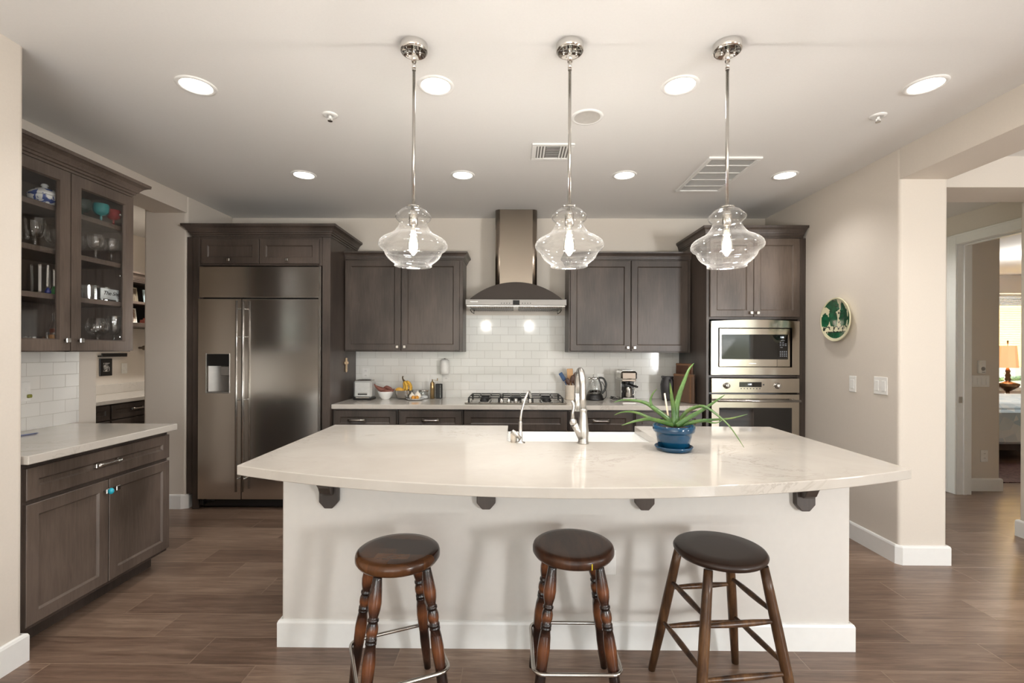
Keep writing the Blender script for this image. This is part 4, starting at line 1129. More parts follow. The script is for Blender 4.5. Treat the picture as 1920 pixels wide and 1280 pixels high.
for dx, lab in ((-.012, 'left of two small orange fruits at the front of the white plate'), (.024, 'right of two small orange fruits at the front of the white plate')):
    m = MB(); m.sphere((px_ + dx, py_ - .036, Z0 + .026), .0185, 18, 12); single(m, 'apricot', ORG_, lab, 'fruit', 'small orange fruits on the plate', loc=(px_ + dx, py_ - .036, Z0 + .008))
# glass jar
t = thing('glass_jar', 'clear ribbed glass jar with a steel lid between the plate and brass mill', 'jar', (-.888, 4.60, Z0))
x, y = -.888, 4.60
m = MB(); m.lathe([(0, Z0 + .001), (.048, Z0 + .001), (.05, Z0 + .006), (.05, Z0 + .072)], (x, y, 0), 28, cap1=False); m.build('body', M['glass'], t)
m = MB(); m.lathe([(.052, Z0 + .072), (.052, Z0 + .082), (.045, Z0 + .085), (0, Z0 + .085)], (x, y, 0), 28); m.build('lid', M['nickel'], t)
m = MB(); m.lathe([(.046, Z0 + .004), (.046, Z0 + .028), (0, Z0 + .030)], (x, y, 0), 24); m.build('contents', M['porcelain'], t)
# brass mill and black grater
BR = plain('aged_brass', (.46, .33, .17, 1), .28, 1.0, .1)
t = thing('pepper_mill', 'tall brass crank pepper mill beside the black grater', 'pepper mill', (-.800, 4.58, Z0))
x, y = -.800, 4.58
m = MB(); m.lathe([(0, Z0), (.022, Z0), (.022, Z0 + .100), (.0228, Z0 + .104), (.0228, Z0 + .108), (.0215, Z0 + .112), (.0215, Z0 + .150), (.015, Z0 + .164), (.006, Z0 + .172), (.0045, Z0 + .190), (0, Z0 + .192)], (x, y, 0), 28); m.build('body', BR, t)
m = MB(); m.box(x - .003, x + .055, y - .004, y + .004, Z0 + .180, Z0 + .184, .001); m.cyl((x + .050, y, 0), .0045, Z0 + .176, Z0 + .202, 12); m.build('crank', BR, t)
t = thing('grater', 'flat black grater standing right of the brass pepper mill', 'grater', (-.735, 4.60, Z0))
m = MB(); m.box(-.770, -.705, 4.585, 4.625, Z0, Z0 + .146, .004); m.build('body', M['black'], t)
m = MB()
for i in range(11): m.box(-.724, -.718, 4.5825, 4.586, Z0 + .012 + i * .0118, Z0 + .017 + i * .0118)
m.build('scale_marks', M['nickel'], t)
# wall outlets on the tile and plug-in freshener
def outlet(label, x, z, w=.072, h=.118, y=4.707, switch=False):
    t = thing('outlet_plate', label, 'outlet', (x, y, z))
    m = MB(); m.box(x - w / 2, x + w / 2, y - .006, y, z - h / 2, z + h / 2, .002); m.build('plate', M['white_plastic'], t)
    m = MB()
    for s in (-1, 1):
        m.lathe([(.016, 0), (.016, .002)], (x, y - .006, z + s * .023), 18, axis=AX_Y)
    m.build('sockets', M['white_plastic'], t)
    m = MB()
    for s in (-1, 1):
        for u in (-.006, .006): m.box(x + u - .001, x + u + .001, y - .0086, y - .0078, z + s * .023 - .002, z + s * .023 + .006)
    m.build('slots', M['void'], t); return t
outlet('white wall outlet on the tile directly behind the toaster', -1.497, 1.155)
outlet('white wall outlet on the tile behind the plug-in air freshener', -.683, 1.130)
outlet('white wall outlet on the tile behind the glass kettle', .875, 1.100)
t = thing('air_freshener', 'white rounded plug-in air freshener on the tile left of the range hood', 'air freshener', (-.690, 4.69, 1.16))
m = MB(); m.lathe([(0, 1.150), (.038, 1.150), (.046, 1.162), (.048, 1.19), (.048, 1.26), (.044, 1.286), (.030, 1.300), (.012, 1.304), (0, 1.304)], (-.690, 4.652, 0), 32); m.build('shell', M['white_plastic'], t)
m = MB(); m.cyl((-.690, 4.652, 0), .008, 1.303, 1.309, 14); m.build('vent', M['void'], t)
# crucifix on the cabinet side
WD = plain('pale_carved_wood', srgb(196, 170, 138), .55)
m = MB(); x = -1.596; m.box(x, x + .014, 4.40, 4.428, 1.185, 1.315, .004); m.box(x, x + .014, 4.372, 4.456, 1.255, 1.280, .004); m.sphere((x + .012, 4.414, 1.268), .016, 12, 8); m.box(x, x + .012, 4.404, 4.424, 1.178, 1.19, .003)
single(m, 'wall_cross', WD, 'small pale wooden cross on the side of the refrigerator cabinet', 'cross', loc=(x, 4.414, 1.25))

# utensil crock
kx, ky = .560, 4.56
m = MB(); m.lathe([(0, Z0), (.054, Z0), (.058, Z0 + .006), (.058, Z0 + .132), (.061, Z0 + .136), (.061, Z0 + .142), (.055, Z0 + .142), (.053, Z0 + .012), (0, Z0 + .010)], (kx, ky, 0), 36)
single(m, 'utensil_crock', M['cream_ceramic'], 'cream ceramic crock full of kitchen utensils right of the cooktop', 'crock', loc=(kx, ky, Z0))
DW = wood('dark_spoon_wood', srgb(62, 38, 26), srgb(92, 58, 38), .5); PW_ = wood('pale_spatula_wood', srgb(196, 148, 100), srgb(216, 172, 122), .5)
def utensil(name, label, P, head, mat, r=.006):
    m = MB(); m.tube([(kx + a, ky + b, Z0 + c) for a, b, c in P], r, 10)
    kind, (hx, hy, hz), (sx_, sy_, sz_), tilt = head
    R = Matrix.Rotation(tilt, 4, 'Y')
    if kind == 'oval': m.sphere((kx + hx, ky + hy, Z0 + hz), 1, 18, 12, (sx_, sy_, sz_), R)
    else:
        q = MB(Matrix.Translation((kx + hx, ky + hy, Z0 + hz)) @ R); q.bm.free(); q.bm = m.bm; q.box(-sx_, sx_, -sy_, sy_, -sz_, sz_, .004)
    return single(m, name, mat, label, 'utensil', 'utensils in the crock', loc=(kx + P[0][0], ky + P[0][1], Z0 + .02))
utensil('spatula', 'blue silicone spatula leaning left out of the utensil crock', [(.010, .0, .02), (-.045, 0, .14), (-.060, 0, .178)], ('flat', (-.083, 0, .222), (.019, .005, .044), -.56), plain('blue_silicone', srgb(40, 76, 122), .4))
utensil('spatula', 'pale flat wooden spatula standing upright in the utensil crock', [(.010, .03, .02), (-.002, .03, .20)], ('flat', (-.006, .03, .248), (.030, .004, .052), -.06), PW_)
utensil('spoon', 'dark wooden spoon beside the blue spatula in the utensil crock', [(.005, -.03, .02), (-.022, -.03, .15)], ('oval', (-.034, -.03, .180), (.022, .008, .034), -.30), DW)
utensil('spoon', 'dark wooden spoon in front of the pale spatula in the utensil crock', [(-.005, -.02, .02), (.008, -.02, .16)], ('oval', (.014, -.02, .200), (.025, .008, .040), .12), DW)
utensil('ladle', 'short dark wooden ladle at the right side of the utensil crock', [(.0, -.035, .02), (.030, -.032, .14)], ('oval', (.036, -.032, .170), (.020, .010, .026), .22), DW)
utensil('slotted_spoon', 'wide dark slotted spoon at the far right of the utensil crock', [(.0, .02, .02), (.040, .015, .16)], ('oval', (.052, .015, .226), (.030, .006, .046), .18), DW)

# kettle
t = thing('electric_kettle', 'glass electric kettle with a black base behind the faucet', 'kettle', (.787, 4.54, Z0))
x, y = .787, 4.54
m = MB(); m.lathe([(0, Z0), (.088, Z0), (.090, Z0 + .010), (.082, Z0 + .024), (.078, Z0 + .040), (.070, Z0 + .058), (0, Z0 + .058)], (x, y, 0), 36); m.build('base', M['black'], t)
m = MB(); m.lathe([(.070, Z0 + .058), (.066, Z0 + .078), (.045, Z0 + .096), (0, Z0 + .102)], (x, y, 0), 32); m.build('dome', M['dark_glass'], t)
m = MB(); m.lathe([(.072, Z0 + .060), (.076, Z0 + .10), (.070, Z0 + .15), (.052, Z0 + .195), (.045, Z0 + .204)], (x, y, 0), 36, cap0=False, cap1=False); m.build('glass_jug', M['glass'], t)
m = MB(); m.lathe([(.047, Z0 + .204), (.049, Z0 + .212), (.040, Z0 + .220), (0, Z0 + .224)], (x, y, 0), 28); m.tube([(x - .04, y, Z0 + .21), (x - .066, y, Z0 + .208)], [.014, .009], 10); m.cyl((x - .012, y, 0), .005, Z0 + .22, Z0 + .245, 10); m.build('lid', M['chrome'], t)
m = MB(); m.tube(spline([(x + .035, y - .01, Z0 + .215), (x + .080, y - .01, Z0 + .210), (x + .108, y - .01, Z0 + .160), (x + .100, y - .01, Z0 + .105), (x + .070, y - .01, Z0 + .062)], 5), .010, 10); m.tube(spline([(x + .04, y - .012, Z0 + .205), (x + .058, y - .012, Z0 + .15), (x + .066, y - .012, Z0 + .09), (x + .066, y - .012, Z0 + .060)], 4), .007, 10); m.build('handle', M['black'], t)
m = MB(); m.tube(spline([(x + .085, y, Z0 + .008), (x + .115, y + .02, Z0 + .03), (x + .125, y + .08, Z0 + .09), (x + .105, y + .14, Z0 + .155), (x + .092, y + .155, Z0 + .165)], 5), .0030, 8); m.build('cord', M['black'], t)

# espresso machine
t = thing('espresso_machine', 'compact stainless steel espresso machine right of the kettle', 'espresso machine', (1.085, 4.50, Z0))
ex0, ex1, ey0, ey1 = 1.018, 1.162, 4.41, 4.66
m = MB(); m.box(ex0, ex1, ey0 - .02, ey1, Z0, Z0 + .030, .008); m.box(ex0 + .012, ex1 - .012, ey0 - .015, ey0 + .09, Z0 + .030, Z0 + .036, .002); m.build('drip_tray', M['nickel'], t)
m = MB(); m.box(ex0, ex1, ey0 + .10, ey1, Z0 + .030, Z0 + .19, .006); m.build('column', plain('machine_grey', srgb(72, 70, 70), .4), t)
m = MB(); m.box(ex0 - .003, ex0 + .006, ey0 + .02, ey1, Z0 + .03, Z0 + .20, .003); m.build('side_panel', M['nickel'], t); m = MB(); m.box(ex1 - .006, ex1 + .003, ey0 + .09, ey1, Z0 + .03, Z0 + .20, .003); m.build('side_panel', M['nickel'], t)
m = MB(); m.box(ex0 - .004, ex1 + .004, ey0 - .005, ey1 + .002, Z0 + .200, Z0 + .285, .016); m.box(ex0 + .004, ex1 - .004, ey0 + .005, ey1, Z0 + .186, Z0 + .204, .006); m.build('head', M['chrome'], t)
m = MB(); m.box(ex0 + .012, ex1 - .03, ey0 + .02, ey1 - .02, Z0 + .285, Z0 + .296, .003); m.build('cup_warmer', M['nickel'], t)
m = MB(); m.cyl((1.080, ey0 + .05, 0), .030, Z0 + .162, Z0 + .188, 24); m.tube([(1.085, ey0 + .045, Z0 + .166), (1.125, ey0 - .03, Z0 + .150), (1.150, ey0 - .07, Z0 + .143)], [.009, .011, .010], 10); m.build('portafilter', M['black'], t)
m = MB(); m.tube([(1.152 + .011 * math.cos(a), ey0 - .01, Z0 + .145 + .011 * math.sin(a)) for a in [2 * PI * i / 12 for i in range(12)]], .003, 8, closed=True); m.build('steam_ring', M['chrome'], t)
m = MB(); m.box(ex0 + .004, ex0 + .030, ey0 + .096, ey0 + .10, Z0 + .075, Z0 + .095, .001); m.build('label_plate', M['white_plastic'], t)
t2 = thing('milk_jug', 'steel milk jug standing on the drip tray of the espresso machine', 'jug', (1.092, 4.44, Z0 + .036))
m = MB(); m.lathe([(0, Z0 + .0365), (.035, Z0 + .0365), (.037, Z0 + .042), (.033, Z0 + .11), (.034, Z0 + .135), (.031, Z0 + .135), (.030, Z0 + .05), (0, Z0 + .046)], (1.092, 4.445, 0), 30); m.build('body', M['nickel'], t2)
m = MB(); m.tube(spline([(1.122, 4.44, Z0 + .12), (1.152, 4.435, Z0 + .115), (1.155, 4.435, Z0 + .08), (1.124, 4.44, Z0 + .056)], 4), .0045, 8); m.build('handle', M['nickel'], t2)
m = MB(); m.tube(spline([(1.01, 4.55, Z0 + .012), (.985, 4.52, Z0 + .014), (.965, 4.53, Z0 + .010), (.945, 4.56, Z0 + .018), (.955, 4.60, Z0 + .012), (.985, 4.58, Z0 + .022), (.975, 4.54, Z0 + .026), (.95, 4.55, Z0 + .030), (.96, 4.59, Z0 + .028), (1.0, 4.57, Z0 + .020)], 4), .0045, 8)
single(m, 'power_cord', M['black'], 'coiled black power cord on the counter left of the espresso machine', 'cord', loc=(.98, 4.55, Z0))

# jug and boards
t = thing('stoneware_jug', 'dark grey stoneware jug in front of the cutting boards', 'jug', (1.490, 4.528, Z0))
x, y = 1.490, 4.528; JG = plain('dark_stoneware', srgb(56, 54, 56), .45, var=.15, scale=14)
m = MB(); m.lathe([(0, Z0), (.050, Z0), (.055, Z0 + .03), (.064, Z0 + .11), (.066, Z0 + .155), (.056, Z0 + .195), (.050, Z0 + .212), (.058, Z0 + .232), (.055, Z0 + .232), (.047, Z0 + .21), (.05, Z0 + .19), (.058, Z0 + .15), (0, Z0 + .02)], (x, y, 0), 36); m.build('body', JG, t)
m = MB(); m.tube([(x - .045, y - .012, Z0 + .222), (x - .062, y - .018, Z0 + .232)], [.018, .008], 12); m.build('spout', JG, t)
m = MB(); m.tube(spline([(x + .008, y - .052, Z0 + .205), (x + .008, y - .095, Z0 + .19), (x + .006, y - .098, Z0 + .12), (x + .004, y - .064, Z0 + .075)], 5), .008, 10); m.build('handle', JG, t)
BW1 = wood('cutting_board_walnut', srgb(68, 42, 30), srgb(92, 60, 43), .5, (2, 12, 12)); BW2 = wood('cutting_board_acacia', srgb(80, 60, 48), srgb(108, 84, 68), .5, (12, 12, 1.5))
BW3 = plain('board_edge', srgb(128, 94, 68), .5, var=.1)
def board(name, label, M4, w, h, th, mats, grp='cutting boards beside the oven cabinet'):
    t = thing(name, label, 'cutting board', M4.translation, 0, grp)
    m = MB(M4); m.box(0, w, 0, th, 0, h, .005); m.build('board', mats[0], t)
    m = MB(M4); m.box(.004, w - .004, -.0012, .001, h - .020, h - .004); m.box(w - .045, w - .030, -.0012, .001, .004, h - .020); m.build('edge_strip', mats[1], t)
    return t
board('cutting_board', 'taller reddish wood cutting board leaning behind, next to the oven cabinet', Matrix.Translation((1.550, 4.475, Z0 + .0005)) @ Matrix.Rotation(-1.13, 4, 'Z'), .205, .362, .020, (BW1, BW3))
board('cutting_board', 'shorter brown wood cutting board leaning in front, next to the oven cabinet', Matrix.Translation((1.520, 4.455, Z0 + .0005)) @ Matrix.Rotation(-1.13, 4, 'Z'), .250, .264, .024, (BW2, BW3))

# ================================================================== LEFT WALL: BASE CABINET, GLASS CABINET
t = thing('base_cabinet', 'dark wood base cabinet with one wide drawer and two doors on the left wall', 'cabinet', (-2.53, 2.52, 0))
m = MB(); m.box(XL + .006, -2.222, 2.075, 2.972, .105, .873, .002); m.box(XL + .006, -2.322, 2.075, 2.972, 0, .105); m.build('body', M['cab_dark'], t)
front(t, 'drawer', 2.092, 2.968, .702, .848, -2.222, ML, pl=(2.508, .776, 1))
d1 = front(t, 'door', 2.092, 2.519, .128, .683, -2.222, ML, kn=(2.494, .628))
d2 = front(t, 'door', 2.525, 2.968, .128, .683, -2.222, ML, kn=(2.556, .628))
m = MB(); m.sphere((-2.166, 2.494, .628), .015, 16, 10, (1, .8, 1.1)); m.build('turquoise_cap', plain('turquoise_stone', srgb(38, 166, 190), .35, var=.15), d1)
for f_ in (d1,): pass
m = MB(); m.box(XL + .008, -2.163, 2.062, 2.985, .874, .914, .003)
single(m, 'countertop', M['quartz'], 'short white quartz countertop on the left base cabinet', 'countertop', loc=(-2.5, 2.5, .874))
m = MB(); m.tube([(-2.70, 2.50, .918), (-2.685, 2.60, .918)], .004, 8); m.tube([(-2.685, 2.60, .918), (-2.683, 2.615, .918)], [.004, .001], 8)
single(m, 'pen', plain('blue_grey_pen', srgb(104, 110, 140), .4), 'thin blue-grey pen lying on the left countertop by the tile', 'pen', loc=(-2.69, 2.56, .914))
t = thing('outlet_plate', 'white outlet with an olive green plug on the left tile wall', 'outlet', (XL + .008, 2.69, 1.15))
m = MB(); m.box(XL + .008, XL + .014, 2.655, 2.725, 1.085, 1.20, .002); m.build('plate', M['white_plastic'], t)
m = MB(); m.box(XL + .014, XL + .030, 2.70, 2.722, 1.105, 1.125, .004); m.build('plug', plain('olive_plug', srgb(140, 140, 60), .5), t)

t = thing('glass_front_cabinet', 'dark wood wall cabinet with two glass doors and glassware on shelves', 'cabinet', (-2.67, 2.6, 1.376))
cx0, cx1, cy0, cy1, cz0, cz1 = XL + .003, -2.512, 2.16, 3.032, 1.376, 2.385
m = MB(); m.box(cx0, cx0 + .012, cy0, cy1, cz0, cz1); m.box(cx0, cx1, cy0, cy0 + .018, cz0, cz1); m.box(cx0, cx1, cy1 - .018, cy1, cz0, cz1, .002); m.box(cx0, cx1, cy0, cy1, cz0, cz0 + .022); m.box(cx0, cx1, cy0, cy1, cz1 - .02, cz1 + .006)
m.box(cx1 - .012, cx1, 2.584, 2.618, cz0, cz1)
m.build('body', M['cab'], t)
SHELF = (1.694, 1.942, 2.181)
for z in SHELF:
    m = MB(); m.box(cx0 + .012, cx1 - .018, cy0 + .018, cy1 - .018, z - .030, z, .002); m.build('shelf', M['cab'], t)
def glass_door(y0, y1, ky):
    m = MB(ML); n0 = -2.512; z0, z1 = cz0 + .006, cz1 - .006
    o = [(y0, z0), (y1, z0), (y1, z1), (y0, z1)]; r = .060
    i = [(y0 + r, z0 + r), (y1 - r, z0 + r), (y1 - r, z1 - r), (y0 + r, z1 - r)]; k = [(a + (.006 if a < (y0 + y1) / 2 else -.006), b + (.006 if b < 2 else -.006)) for a, b in i]
    A_ = [m._v((a, -n0, b)) for a, b in o]; B_ = [m._v((a, -n0 - .020, b)) for a, b in o]; C_ = [m._v((a, -n0 - .020, b)) for a, b in i]; D_ = [m._v((a, -n0 - .008, b)) for a, b in k]; E_ = [m._v((a, -n0, b)) for a, b in k]
    for P_, Q_ in ((A_, B_), (B_, C_), (C_, D_), (D_, E_), (E_, A_)):
        for u in range(4): j = (u + 1) % 4; m._f([P_[u], P_[j], Q_[j], Q_[u]])
    d = m.build('door', M['cab'], t)
    m = MB(ML); m.box(y0 + r, y1 - r, -n0 - .008, -n0 - .005, z0 + r, z1 - r); m.build('glass_pane', M['pane'], d)
    knob(d, ky, 1.440, n0 + .0195, ML)
    m = MB(ML)
    for z in (1.47, 1.86, 2.25):
        u = y1 - r - .004 if ky < (y0 + y1) / 2 else y0 + r + .004
        m.box(u - .010, u + .010, -n0 + .002, -n0 + .012, z - .006, z + .006, .002)
    m.build('hinge', M['nickel'], d)
glass_door(2.170, 2.598, 2.568); glass_door(2.604, 3.030, 2.650)
crown(t, [(-2.512, 2.16), (-2.512, 3.032), (XL + .004, 3.032)], 2.388, .093, .078, 'cab')

# glassware: one builder, each piece its own object
def goblet(x, y, z, r, h, stem, label, mat='glass', grp='glassware in the glass-fronted cabinet', name='goblet', bowl='tulip'):
    m = MB(); hs = h * stem
    if bowl == 'round': B_ = [(.12, 0), (.55, .06), (.88, .22), (1.0, .45), (.93, .72), (.74, 1.0)]
    elif bowl == 'cup': B_ = [(.15, 0), (.62, .05), (.92, .28), (1.0, .62), (.97, 1.0)]
    else: B_ = [(.12, 0), (.55, .05), (.85, .22), (.97, .5), (1.0, .8), (.98, 1.0)]
    P = [(0, 0), (r * .72, .001), (r * .70, .004), (r * .16, .010), (r * .11, hs * .5), (r * .18, hs * .62), (r * .12, hs * .8)] + [(r * a, hs + (h - hs) * b) for a, b in B_]
    m.lathe(P, (x, y, z), 26, cap0=False, cap1=False)
    return single(m, name, M[mat], label, 'glass', grp, loc=(x, y, z))
def tumbler(x, y, z, r, h, label, mat='glass', grp='glassware in the glass-fronted cabinet', flare=1.12):
    m = MB(); n = 20; m.lathe([(0, .001), (r, .001), (r * 1.01, h * .08), (r * flare, h), (r * flare - .002, h), (r * .95, h * .1), (0, h * .08)], (x, y, z), n, cap0=False, cap1=False, smooth=False)
    return single(m, 'tumbler', M[mat], label, 'glass', grp, loc=(x, y, z))
zA, zB, zC, zD = SHELF[2], SHELF[1], SHELF[0], cz0 + .022
# top shelf
BLUEW = NT('blue_painted_porcelain'); bf = BLUEW.noise(BLUEW.coord(), 26, 2, .5, .8)
BLUEW.link(BLUEW.ramp(bf, [(.56, srgb(232, 234, 232)), (.60, srgb(60, 84, 150))]), BLUEW.p.inputs['Base Color']); BLUEW.set(Roughness=.12)
t = thing('tureen', 'white lidded porcelain tureen with blue flowers on the top glass-cabinet shelf', 'tureen', (-2.60, 2.56, zA))
m = MB(); m.lathe([(0, .001), (.035, .001), (.040, .008), (.066, .030), (.072, .048), (.070, .052), (0, .052)], (-2.60, 2.56, zA), 30, cap0=False); m.build('bowl', BLUEW.m, t)
m = MB(); m.lathe([(.073, .053), (.066, .068), (.045, .088), (.016, .099), (.010, .104), (.017, .112), (.012, .122), (0, .124)], (-2.60, 2.56, zA), 30); m.build('lid', BLUEW.m, t)
t = thing('creamer', 'small blue and white porcelain jug beside the tureen on the top shelf', 'jug', (-2.58, 2.680, zA))
m = MB(); m.lathe([(0, .001), (.026, .001), (.036, .022), (.036, .045), (.026, .066), (.030, .086), (.028, .086), (.022, .062), (0, .02)], (-2.58, 2.680, zA), 26, cap0=False); m.build('body', BLUEW.m, t)
m = MB(); m.tube(spline([(-2.58, 2.716, zA + .07), (-2.58, 2.737, zA + .066), (-2.58, 2.740, zA + .04), (-2.58, 2.714, zA + .026)], 4), .004, 8); m.build('handle', BLUEW.m, t)
goblet(-2.62, 2.805, zA, .044, .115, .35, 'dark green glass goblet left of the teal goblet on the top shelf', 'green_glass', bowl='cup')
goblet(-2.575, 2.885, zA, .042, .112, .38, 'teal glass goblet on the top shelf of the glass cabinet', 'teal_glass', bowl='cup')
goblet(-2.572, 2.972, zA, .037, .100, .40, 'red glass goblet at the right end of the top shelf', 'red_glass', bowl='cup')
# second shelf
goblet(-2.59, 2.50, zB, .044, .155, .32, 'large clear cut goblet at the near end of the second shelf', bowl='tulip')
goblet(-2.596, 2.622, zB, .052, .118, .34, 'wide clear footed goblet in the middle of the left second shelf', bowl='cup')
goblet(-2.74, 2.60, zB, .036, .11, .34, 'clear goblet behind the wide footed goblet on the second shelf', bowl='cup')
goblet(-2.67, 2.74, zB, .040, .105, .34, 'clear goblet partly behind the centre stile on the second shelf', bowl='cup')
goblet(-2.575, 2.848, zB, .042, .150, .40, 'left of two tall clear wine goblets on the right second shelf')
goblet(-2.70, 2.865, zB, .042, .145, .40, 'clear wine goblet at the back of the right second shelf')
goblet(-2.575, 2.960, zB, .042, .150, .42, 'right of two tall clear wine goblets on the right second shelf')
# third shelf
tumbler(-2.64, 2.575, zC, .036, .165, 'tall clear cut-crystal tumbler at the near end of the third shelf')
tumbler(-2.64, 2.658, zC, .034, .150, 'clear cut-crystal vase in the middle of the left third shelf', flare=1.25)
tumbler(-2.66, 2.735, zC, .028, .120, 'short clear crystal tumbler beside the stile on the left third shelf')
for (y, z, c, lab) in ((2.575, .030, srgb(60, 140, 70), 'small green ornament among the crystal on the third shelf'), (2.540, .022, srgb(36, 46, 110), 'small blue and orange ornament among the crystal on the third shelf'), (2.640, .026, srgb(198, 120, 66), 'small orange ornament beside the crystal vase on the third shelf')):
    m = MB(); m.lathe([(0, .001), (.012, .001), (.016, z * .5), (.010, z), (.006, z * 1.5), (0, z * 1.6)], (-2.56, y, zC), 14, cap0=False); single(m, 'ornament', plain('ornament_paint', c, .3, var=.2), lab, 'ornament', loc=(-2.56, y, zC))
tumbler(-2.585, 2.812, zC, .034, .085, 'clear tumbler left of the white lettered card on the third shelf')
tumbler(-2.62, 2.895, zC, .034, .092, 'clear tumbler directly behind the left half of the lettered card')
tumbler(-2.62, 2.972, zC, .034, .092, 'clear tumbler directly behind the right half of the lettered card')
t = thing('lettered_card', 'small white card with black script lettering on the third shelf', 'sign', (-2.55, 2.93, zC))
m = MB(); n = 12
for side in (0,):
    F_ = []
    for i in range(n + 1):
        u = i / n; y = 2.865 + .132 * u; x = -2.558 + .008 * math.sin(u * PI * 2); F_.append((x, y))
    A_ = [m._v((x, y, zC + .012)) for x, y in F_]; B_ = [m._v((x, y, zC + .078)) for x, y in F_]
    C_ = [m._v((x - .002, y, zC + .012)) for x, y in F_]; D_ = [m._v((x - .002, y, zC + .078)) for x, y in F_]
    for i in range(n): m._f([A_[i], A_[i + 1], B_[i + 1], B_[i]], True); m._f([C_[i], C_[i + 1], D_[i + 1], D_[i]], True); m._f([B_[i], B_[i + 1], D_[i + 1], D_[i]]); m._f([A_[i], A_[i + 1], C_[i + 1], C_[i]])
    m._f([A_[0], B_[0], D_[0], C_[0]]); m._f([A_[-1], B_[-1], D_[-1], C_[-1]])
m.box(-2.562, -2.556, 2.870, 2.880, zC, zC + .02); m.box(-2.562, -2.556, 2.981, 2.991, zC, zC + .02)
m.build('card', plain('white_card', srgb(232, 238, 238), .6), t)
text_mesh('lettering', 'The She', .036, Matrix.Translation((-2.548, 2.930, zC + .048)) @ Matrix.Rotation(PI / 2, 4, 'Z') @ Matrix.Rotation(PI / 2, 4, 'X'), M['black'], t, shear=.35)
# bottom
goblet(-2.595, 2.885, zD, .060, .185, .40, 'large round balloon wine glass on the bottom shelf of the glass cabinet', bowl='round', name='wine_glass')
goblet(-2.565, 2.972, zD, .034, .205, .40, 'narrow wine glass right of the balloon glass on the bottom shelf', name='wine_glass')
for x, y, lab in ((-2.62, 2.64, 'left of two clear decanters of amber liquor on the bottom shelf'), (-2.63, 2.70, 'right of two clear decanters of amber liquor, beside the centre stile')):
    t = thing('decanter', lab, 'decanter', (x, y, zD), 0, 'decanters of amber liquor')
    m = MB(); m.lathe([(0, .001), (.022, .001), (.027, .03), (.027, .115), (.016, .14), (.011, .155), (.012, .20)], (x, y, zD), 20, cap0=False, cap1=False); m.build('bottle', M['glass'], t)
    m = MB(); m.lathe([(0, .014), (.021, .014), (.025, .03), (.025, .108), (0, .108)], (x, y, zD), 20, cap0=False, cap1=False); m.build('liquor', M['amber'], t)
tumbler(-2.605, 2.512, zD, .034, .062, 'low clear glass bowl at the near end of the bottom shelf', flare=1.2)
t = thing('candle_holder', 'small clear glass candle holder with an orange candle on the bottom shelf', 'candle', (-2.562, 2.575, zD))
m = MB(); m.lathe([(0, .001), (.026, .001), (.030, .05), (.032, .085)], (-2.562, 2.575, zD), 22, cap0=False, cap1=False); m.build('glass', M['glass'], t)
m = MB(); m.lathe([(0, .006), (.022, .006), (.022, .072), (0, .074)], (-2.562, 2.575, zD), 20, cap0=False); m.build('candle', plain('orange_wax', srgb(214, 150, 84), .5), t)

# ================================================================== NOOK BEHIND THE LEFT OPENING
t = thing('desk_cabinet', 'dark wood drawer cabinet under the white counter in the nook', 'cabinet', (-4.14, 4.6, 0))
m = MB(); m.box(-4.444, -3.880, 3.2, 6.58, .10, .863); m.box(-4.444, -3.95, 3.2, 6.58, 0, .10); m.build('body', M['cab_dark'], t)
for a, b in ((3.25, 3.83), (3.85, 4.43), (4.45, 5.05), (5.07, 5.65)):
    front(t, 'drawer', a, b, .712, .852, -3.880, ML, 'cab_dark', pl=((a + b) / 2, .79, 1), rail=.045); front(t, 'drawer', a, b, .42, .70, -3.880, ML, 'cab_dark', pl=((a + b) / 2, .57, 1)); front(t, 'drawer', a, b, .12, .408, -3.880, ML, 'cab_dark', pl=((a + b) / 2, .27, 1))
m = MB(); m.box(-4.446, -3.842, 3.2, 6.58, .864, .902, .003); m.box(-4.446, -4.428, 3.2, 6.58, .902, 1.005, .002)
single(m, 'countertop', M['quartz'], 'white stone counter with a low backsplash in the nook', 'countertop', loc=(-4.14, 4.6, .864))
t = thing('open_shelf_cabinet', 'dark wall-hung open shelf cabinet with photo frames in the nook', 'shelf', (-4.29, 5.3, 1.63))
m = MB()
sx0, sx1, sy0, sy1 = -4.446, -4.125, 4.2, 6.5
m.box(sx0, sx0 + .012, sy0, sy1, 1.63, 2.15); m.box(sx0, sx1, sy0, sy0 + .02, 1.63, 2.15); m.box(sx0, sx1, sy1 - .02, sy1, 1.63, 2.15); m.box(sx0, sx1, sy0, sy1, 1.635, 1.680, .002); m.box(sx0, sx1, sy0, sy1, 2.12, 2.15)
m.build('body', M['cab_dark'], t)
m = MB(); m.box(sx0 + .012, sx1, sy0 + .02, sy1 - .02, 1.885, 1.914, .002); m.build('shelf', M['cab'], t)
m = MB(); m.sweep([(sx1, sy0), (sx1, sy1)], crown_prof(2.14, .085, .05), 1); m.build('crown_molding', M['cab'], t)
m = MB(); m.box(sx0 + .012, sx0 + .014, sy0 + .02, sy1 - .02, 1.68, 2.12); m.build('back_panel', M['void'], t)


def frame(name, x, y, z, w, h, face, rim, label, tilt=.12, grp='photo frames on the nook shelves', art=None):
    t = thing(name, label, 'picture frame', (x, y, z), 0, grp)
    Mx = Matrix.Translation((x, y, z)) @ Matrix.Rotation(-tilt, 4, 'Y') @ Matrix(((0, 0, 1, 0), (1, 0, 0, 0), (0, 1, 0, 0), (0, 0, 0, 1)))
    m = MB(Mx); b = .012
    m.box(-w / 2, w / 2, 0, b, 0, .012); m.box(-w / 2, w / 2, h - b, h, 0, .012); m.box(-w / 2, -w / 2 + b, b, h - b, 0, .012); m.box(w / 2 - b, w / 2, b, h - b, 0, .012); m.build('rim', rim, t)
    m = MB(Mx); m.box(-w / 2 + b, w / 2 - b, b, h - b, .002, .006); m.build('picture', face, t); return t


